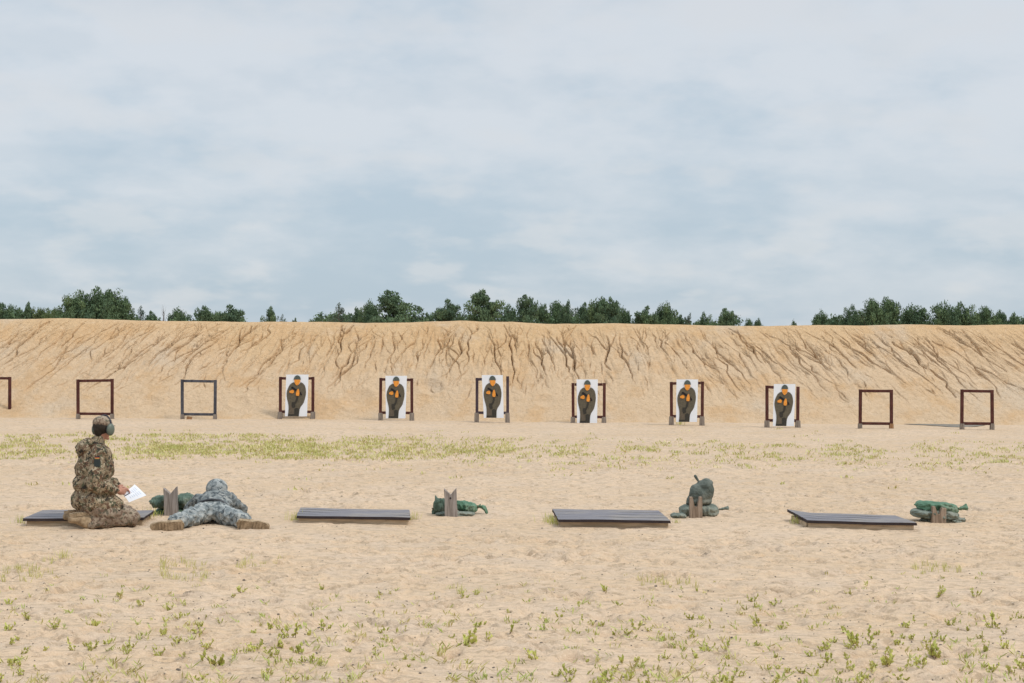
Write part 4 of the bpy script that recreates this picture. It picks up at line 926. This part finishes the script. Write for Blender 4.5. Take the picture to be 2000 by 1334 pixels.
# ------------------------------------------------------------------ weeds and grass
def b_weed(c1, c2, c3):
    def f(t):
        c = t.mix(t.rnd(), c1, c2); c = t.mix(t.ramp(t.noise(t.co(), 30, 3), .45, .7, 0, .7), c, c3); t.color(c)
    return f
M_weed = mat('weed_leaf', (.2, .25, .06), .7, b_weed((.40, .42, .10), (.56, .55, .15), (.58, .50, .20)), spec=.2)
M_yel = mat('dry_grass', (.4, .38, .15), .8, b_weed((.48, .47, .15), (.60, .54, .22), (.62, .52, .28)), spec=.15)
M_stem = mat('weed_stem', (.22, .15, .08), .8)
def leaf(c, d, l, w_, n_):
    d = d/np.linalg.norm(d); s = np.cross(d, n_); s = s/(np.linalg.norm(s)+1e-9); return [c, c+d*l*.5+s*w_, c+d*l, c+d*l*.5-s*w_]
def sprout_mesh(seed):
    rg = np.random.default_rng(seed); mb = MB(); ns = int(rg.integers(1, 6)); up = np.array([0, 0, 1.])
    for k in range(ns):
        a = rg.uniform(0, 6.28); ln = rg.uniform(.035, .095); e = rg.uniform(.35, 1.3); d = np.array([math.cos(a)*math.cos(e), math.sin(a)*math.cos(e), math.sin(e)])
        p = np.array([rg.normal()*.008, rg.normal()*.008, -.004]); pts = [p]
        for q in range(4): d = d+up*.14; d /= np.linalg.norm(d); pts.append(pts[-1]+d*ln/4)
        mb.tube(pts, [.0022, .0019, .0016, .0013, .001], 5, 1, False)
        for q in range(int(rg.integers(6, 12))):
            f = rg.uniform(.15, 1); i = min(3, int(f*4)); c = pts[i]*(1-(f*4-i))+pts[i+1]*(f*4-i)
            ld_ = d*.9+rg.normal(size=3)*.55+up*.35; vs = leaf(c, ld_, rg.uniform(.016, .032), rg.uniform(.0055, .0105), rg.normal(size=3)); mb.add(vs, [(0, 1, 2, 3)], 0)
    return mb.mesh('weed_sprout', [M_weed, M_stem])
def tuft_mesh(seed, h=.09, nb=16, sp=.02, m=None):
    rg = np.random.default_rng(seed); mb = MB()
    for k in range(nb):
        b = np.array([rg.normal()*sp, rg.normal()*sp, -.005]); d = np.array([rg.normal()*.28, rg.normal()*.28, 1]); hh = h*rg.uniform(.5, 1.15); s = np.array([rg.normal(), rg.normal(), 0]); s /= np.linalg.norm(s); wd = rg.uniform(.0018, .0035)
        t = b+d*hh*.55; e = b+d*hh+np.array([rg.normal()*.01, rg.normal()*.01, 0]); mb.add([b-s*wd, b+s*wd, t+s*wd*.9, t-s*wd*.9], [(0, 1, 2, 3)]); mb.add([t-s*wd*.9, t+s*wd*.9, e], [(0, 1, 2)])
    return mb.mesh('grass_tuft', [m or M_yel])
SPR = [sprout_mesh(s) for s in range(16)]
def put(me, name, px, py, sc_, lab, cat, grp, sxy=1.0):
    p = gg(px, py); o = link(name, me, None, (p.x, p.y, gz(p.x, p.y)-.003)); o.rotation_euler = (0, 0, random.uniform(0, 6.28)); o.scale = (sc_*sxy, sc_*sxy, sc_); tag(o, lab, cat, grp); return o
SL = 'small green weed sprout growing in the bare foreground sand'; SG = 'weed sprouts scattered over the foreground sand'
big_s = [(588, 1272, 1.8, 'widest spreading green weed on the left of the foreground'), (570, 1245, 1.6, 'branching green weed just behind the widest foreground weed'), (914, 1258, 1.9, 'dense upright green weed left of the middle of foreground'), (425, 1300, 1.9, 'bushy green weed low in the left foreground'),
         (1672, 1262, 2.0, 'dense leafy green weed in the right foreground below the lone frame'), (1822, 1285, 1.9, 'dark leafy weed on a small sand hump in right foreground'), (1735, 1300, 1.8, 'sprawling weed at lower right between two leafy weeds'), (185, 1228, 1.5, 'forked green weed in the left foreground below the kneeling man'),
         (1935, 1225, 1.7, 'forked upright green weed near the right edge'), (1048, 1290, 1.6, 'leafy green weed at the bottom centre')]
for k, (x, y, s_, l) in enumerate(big_s): put(SPR[(k*3+1) % 16], 'weed_sprout', x, y, s_*.72, l, 'weed', None)
def wlab(x, y):
    cols = ['far left', 'left, under the kneeling man', 'left, under the prone soldier', 'under the second shooting board', 'under the second notched post', 'under the third shooting board', 'under the tall upright sandbag', 'under the right shooting board', 'far right']
    c = cols[int(np.searchsorted([110, 280, 560, 800, 1050, 1320, 1520, 1800], x))]; r_ = 'back' if y < 1210 else ('middle' if y < 1275 else 'front')
    return 'small green weed sprout in the %s of the foreground sand, %s' % (r_, c), 'weed', 'weed sprouts in the %s of the foreground, %s' % (r_, c)
pts_ = []
seeds_ = [(rng.uniform(-20, 2020), 1140+200*rng.random()**.55) for _ in range(46)]
tries = 0
while len(pts_) < 284 and tries < 20000:
    tries += 1
    if rng.random() < .38: sx, sy = seeds_[rng.integers(len(seeds_))]; x = sx+rng.normal()*45; y = sy+rng.normal()*16
    else: x = rng.uniform(-15, 2015); y = 1130+210*rng.random()**.8
    if y < 1125 or y > 1345: continue
    f = (y-1125)/210
    if rng.random() > .15+1.0*f: continue
    if vnoise(np.array(x/170), np.array(y/60), 77) < .26: continue
    if any(abs(x-a) < 9 and abs(y-b) < 5 for a, b in pts_): continue
    pts_.append((x, y))
for k, (x, y) in enumerate(pts_): put(SPR[k % 16], 'weed_sprout', x, y, rng.uniform(.38, .85), *wlab(x, y))
SQ = []
for k in range(950):                       # the many sprigs too small to single out
    y = 1120+222*rng.random()**.72; x = rng.uniform(-20, 2020)
    if vnoise(np.array(x/120), np.array(y/40), 78) < .30: continue
    p = gg(x, y); m = int(rng.integers(3, 8)); c = np.array([p.x, p.y, p.z]) + rng.normal(size=(m, 3))*np.array([.014, .014, 0]); h = rng.uniform(.015, .055, (m, 1))*(.6+.5*(y-1120)/220)
    d = np.stack([rng.normal(size=m)*.7, rng.normal(size=m)*.5, np.ones(m)], 1); s_ = rng.normal(size=(m, 3))*np.array([1, 1, .3]); s_ /= np.linalg.norm(s_, axis=1)[:, None]; w_ = rng.uniform(.003, .0065, (m, 1))
    SQ.append(np.stack([c-d*.005, c+d*h*.5+s_*w_, c+d*h, c+d*h*.5-s_*w_], 1))
M_sprig = mat('sprig_leaf', (.4, .42, .15), .8, lambda t: t.color(t.mix(t.ramp(t.noise(t.co(), 3.5, 4, .7), .4, .6), (.38, .42, .12), (.58, .50, .22))))
tag(link('tiny_sprigs', quads_mesh('tiny_sprigs', np.concatenate(SQ), M_sprig)), 'tiny green and straw coloured sprigs scattered between the weed sprouts', 'sprigs', kind='stuff')
TUF = [tuft_mesh(50+s, .085, 11, .02) for s in range(6)]
GL = 'thin yellow green grass tuft in the open sand behind the weed sprouts'; GG = 'yellow grass tufts in the sand'
for (x0_, x1_, y0_, y1_, n, wh) in ((0, 105, 1100, 1140, 26, 'at the left edge of the sand'), (312, 405, 1098, 1136, 26, 'right below the prone soldier'), (430, 550, 1094, 1112, 12, 'below and right of the prone soldier'), (1778, 1876, 1105, 1124, 16, 'below the rightmost sandbag pile'), (1240, 1360, 1132, 1156, 14, 'below the tall upright sandbag'), (880, 960, 1140, 1180, 5, 'below the second notched post')):
    for k in range(n): put(TUF[k % 6], 'grass_tuft', rng.uniform(x0_, x1_), rng.uniform(y0_, y1_), rng.uniform(.5, 1.15), 'thin yellow green grass tuft in the patch ' + wh, 'grass tuft', 'yellow grass tufts ' + wh, .8)
TG = [tuft_mesh(80+s, .12, 40, .05, M_weed) for s in range(3)]
for x, y, s_, lab in ((572, 1016, 1.0, 'leafy green tuft at the left corner of the second shooting board'), (808, 1014, .9, 'yellow green tuft at right end of the second shooting board'), (1074, 1022, 1.1, 'dark green tuft at the left corner of the third shooting board'),
                   (1083, 1024, .8, 'small tuft tight under the left end of third shooting board'), (1322, 1021, .5, 'tiny tuft between third board and the tall sandbags'), (1556, 1022, .9, 'shaded tuft under the lifted corner of the right board'),
                   (42, 1021, .8, 'shaded green tuft at the left end of the first shooting board'), (296, 1008, 1.0, 'yellow green tuft between first shooting board and first post'), (286, 1014, .8, 'low tuft in front of first board beside the prone boots'), (1330, 829, 1.6, 'small green weed under the fifth paper target'),
                   (123, 1092, .7, 'single dark green weed above the left yellow grass'), (1742, 1021, .5, 'tiny yellow tuft in front of the right shooting board')):
    put(TG[int(x) % 3], 'grass_tuft', x, y, s_, lab, 'grass tuft', None, .8)
# band of creeping ground cover between firing line and targets
Q = []
def cover(n, fn, hs, wd):
    for _ in range(n):
        x, y = fn()
        p = gp(x, y); k = int(rng.integers(5, 10)); c = np.array([p.x, p.y, gz(p.x, p.y)]) + np.stack([rng.normal(size=k)*.07, rng.normal(size=k)*.07, np.zeros(k)], 1)
        h = hs*rng.uniform(.4, 1.2, (k, 1)); d = np.stack([rng.normal(size=k)*.5, rng.normal(size=k)*.5, np.ones(k)], 1); s = rng.normal(size=(k, 3))*np.array([1, 1, .25]); s /= np.linalg.norm(s, axis=1)[:, None]; w_ = wd*rng.uniform(.6, 1.3, (k, 1))
        Q.append(np.stack([c-d*.01, c+d*h*.5+s*w_, c+d*h, c+d*h*.5-s*w_], 1))
def f_dense():
    while True:
        x = rng.uniform(-40, 1000); lo_ = 850 if x < 600 else 850+(x-600)*.022; hi_ = 899 if x < 650 else 901
        y = lo_+(hi_-lo_)*rng.random(); yc = (y-lo_)/(hi_-lo_); dn = vnoise(np.array(x/17), np.array(y/4.2), 5)*.65+vnoise(np.array(x/110), np.array(y/20), 6)*.55
        fall = 1 if x < 430 else max(.30, 1-(x-430)/620); prob = (dn-.36)*1.7*fall*(1-.55*abs(yc-.4)*1.4)
        if rng.random() < prob: return x, y
def f_sparse():
    while True:
        x = rng.uniform(700, 2040); y = 862+ (x-700)*.012 + rng.normal()*14+16
        if y < 846 or y > 922: continue
        if rng.random() < (vnoise(np.array(x/13), np.array(y/4), 9)*.7+vnoise(np.array(x/60), np.array(y/10), 19)*.3-.40)*2.0: return x, y
cover(2150, f_dense, .055, .0095); cover(850, f_sparse, .055, .010)
cover(60, lambda: (rng.uniform(0, 2000), rng.uniform(838, 960)), .05, .012)
tag(link('ground_cover', quads_mesh('ground_cover', np.concatenate(Q), mat('creeping_weed_leaf', (.3, .32, .1), .75, lambda t: t.color(t.mix(t.ramp(t.noise(t.co(), 2.2, 5, .65), .38, .6), (.64, .56, .27), (.45, .44, .14)))))), 'patchy yellow green creeping weeds in a band across the sand', 'ground cover', kind='stuff')
# specks of bark, pebbles and casings in the sand
P = MB()
for k in range(1500):
    y = 905+430*rng.random()**.8; x = rng.uniform(-20, 2020); p = gp(x, y); s_ = rng.uniform(.003, .009)*(1.6 if rng.random() < .06 else 1)
    P.box((p.x, p.y, gz(p.x, p.y)+s_*.3), (s_*rng.uniform(1, 2.6), s_, s_*.8), Matrix.Rotation(rng.uniform(0, 3), 3, 'Z') @ Matrix.Rotation(rng.uniform(-.5, .5), 3, 'X'), 0, .7)
M_peb = mat('pebble', (.16, .13, .10), .9, lambda t: t.color(t.mix(t.ramp(t.noise(t.co(), 3, 3), .4, .6), (.30, .25, .19), (.12, .10, .085))))
tag(link('pebbles', P.mesh('pebbles', M_peb)), 'tiny dark pebbles and bark specks strewn over the sand', 'pebbles', kind='stuff')
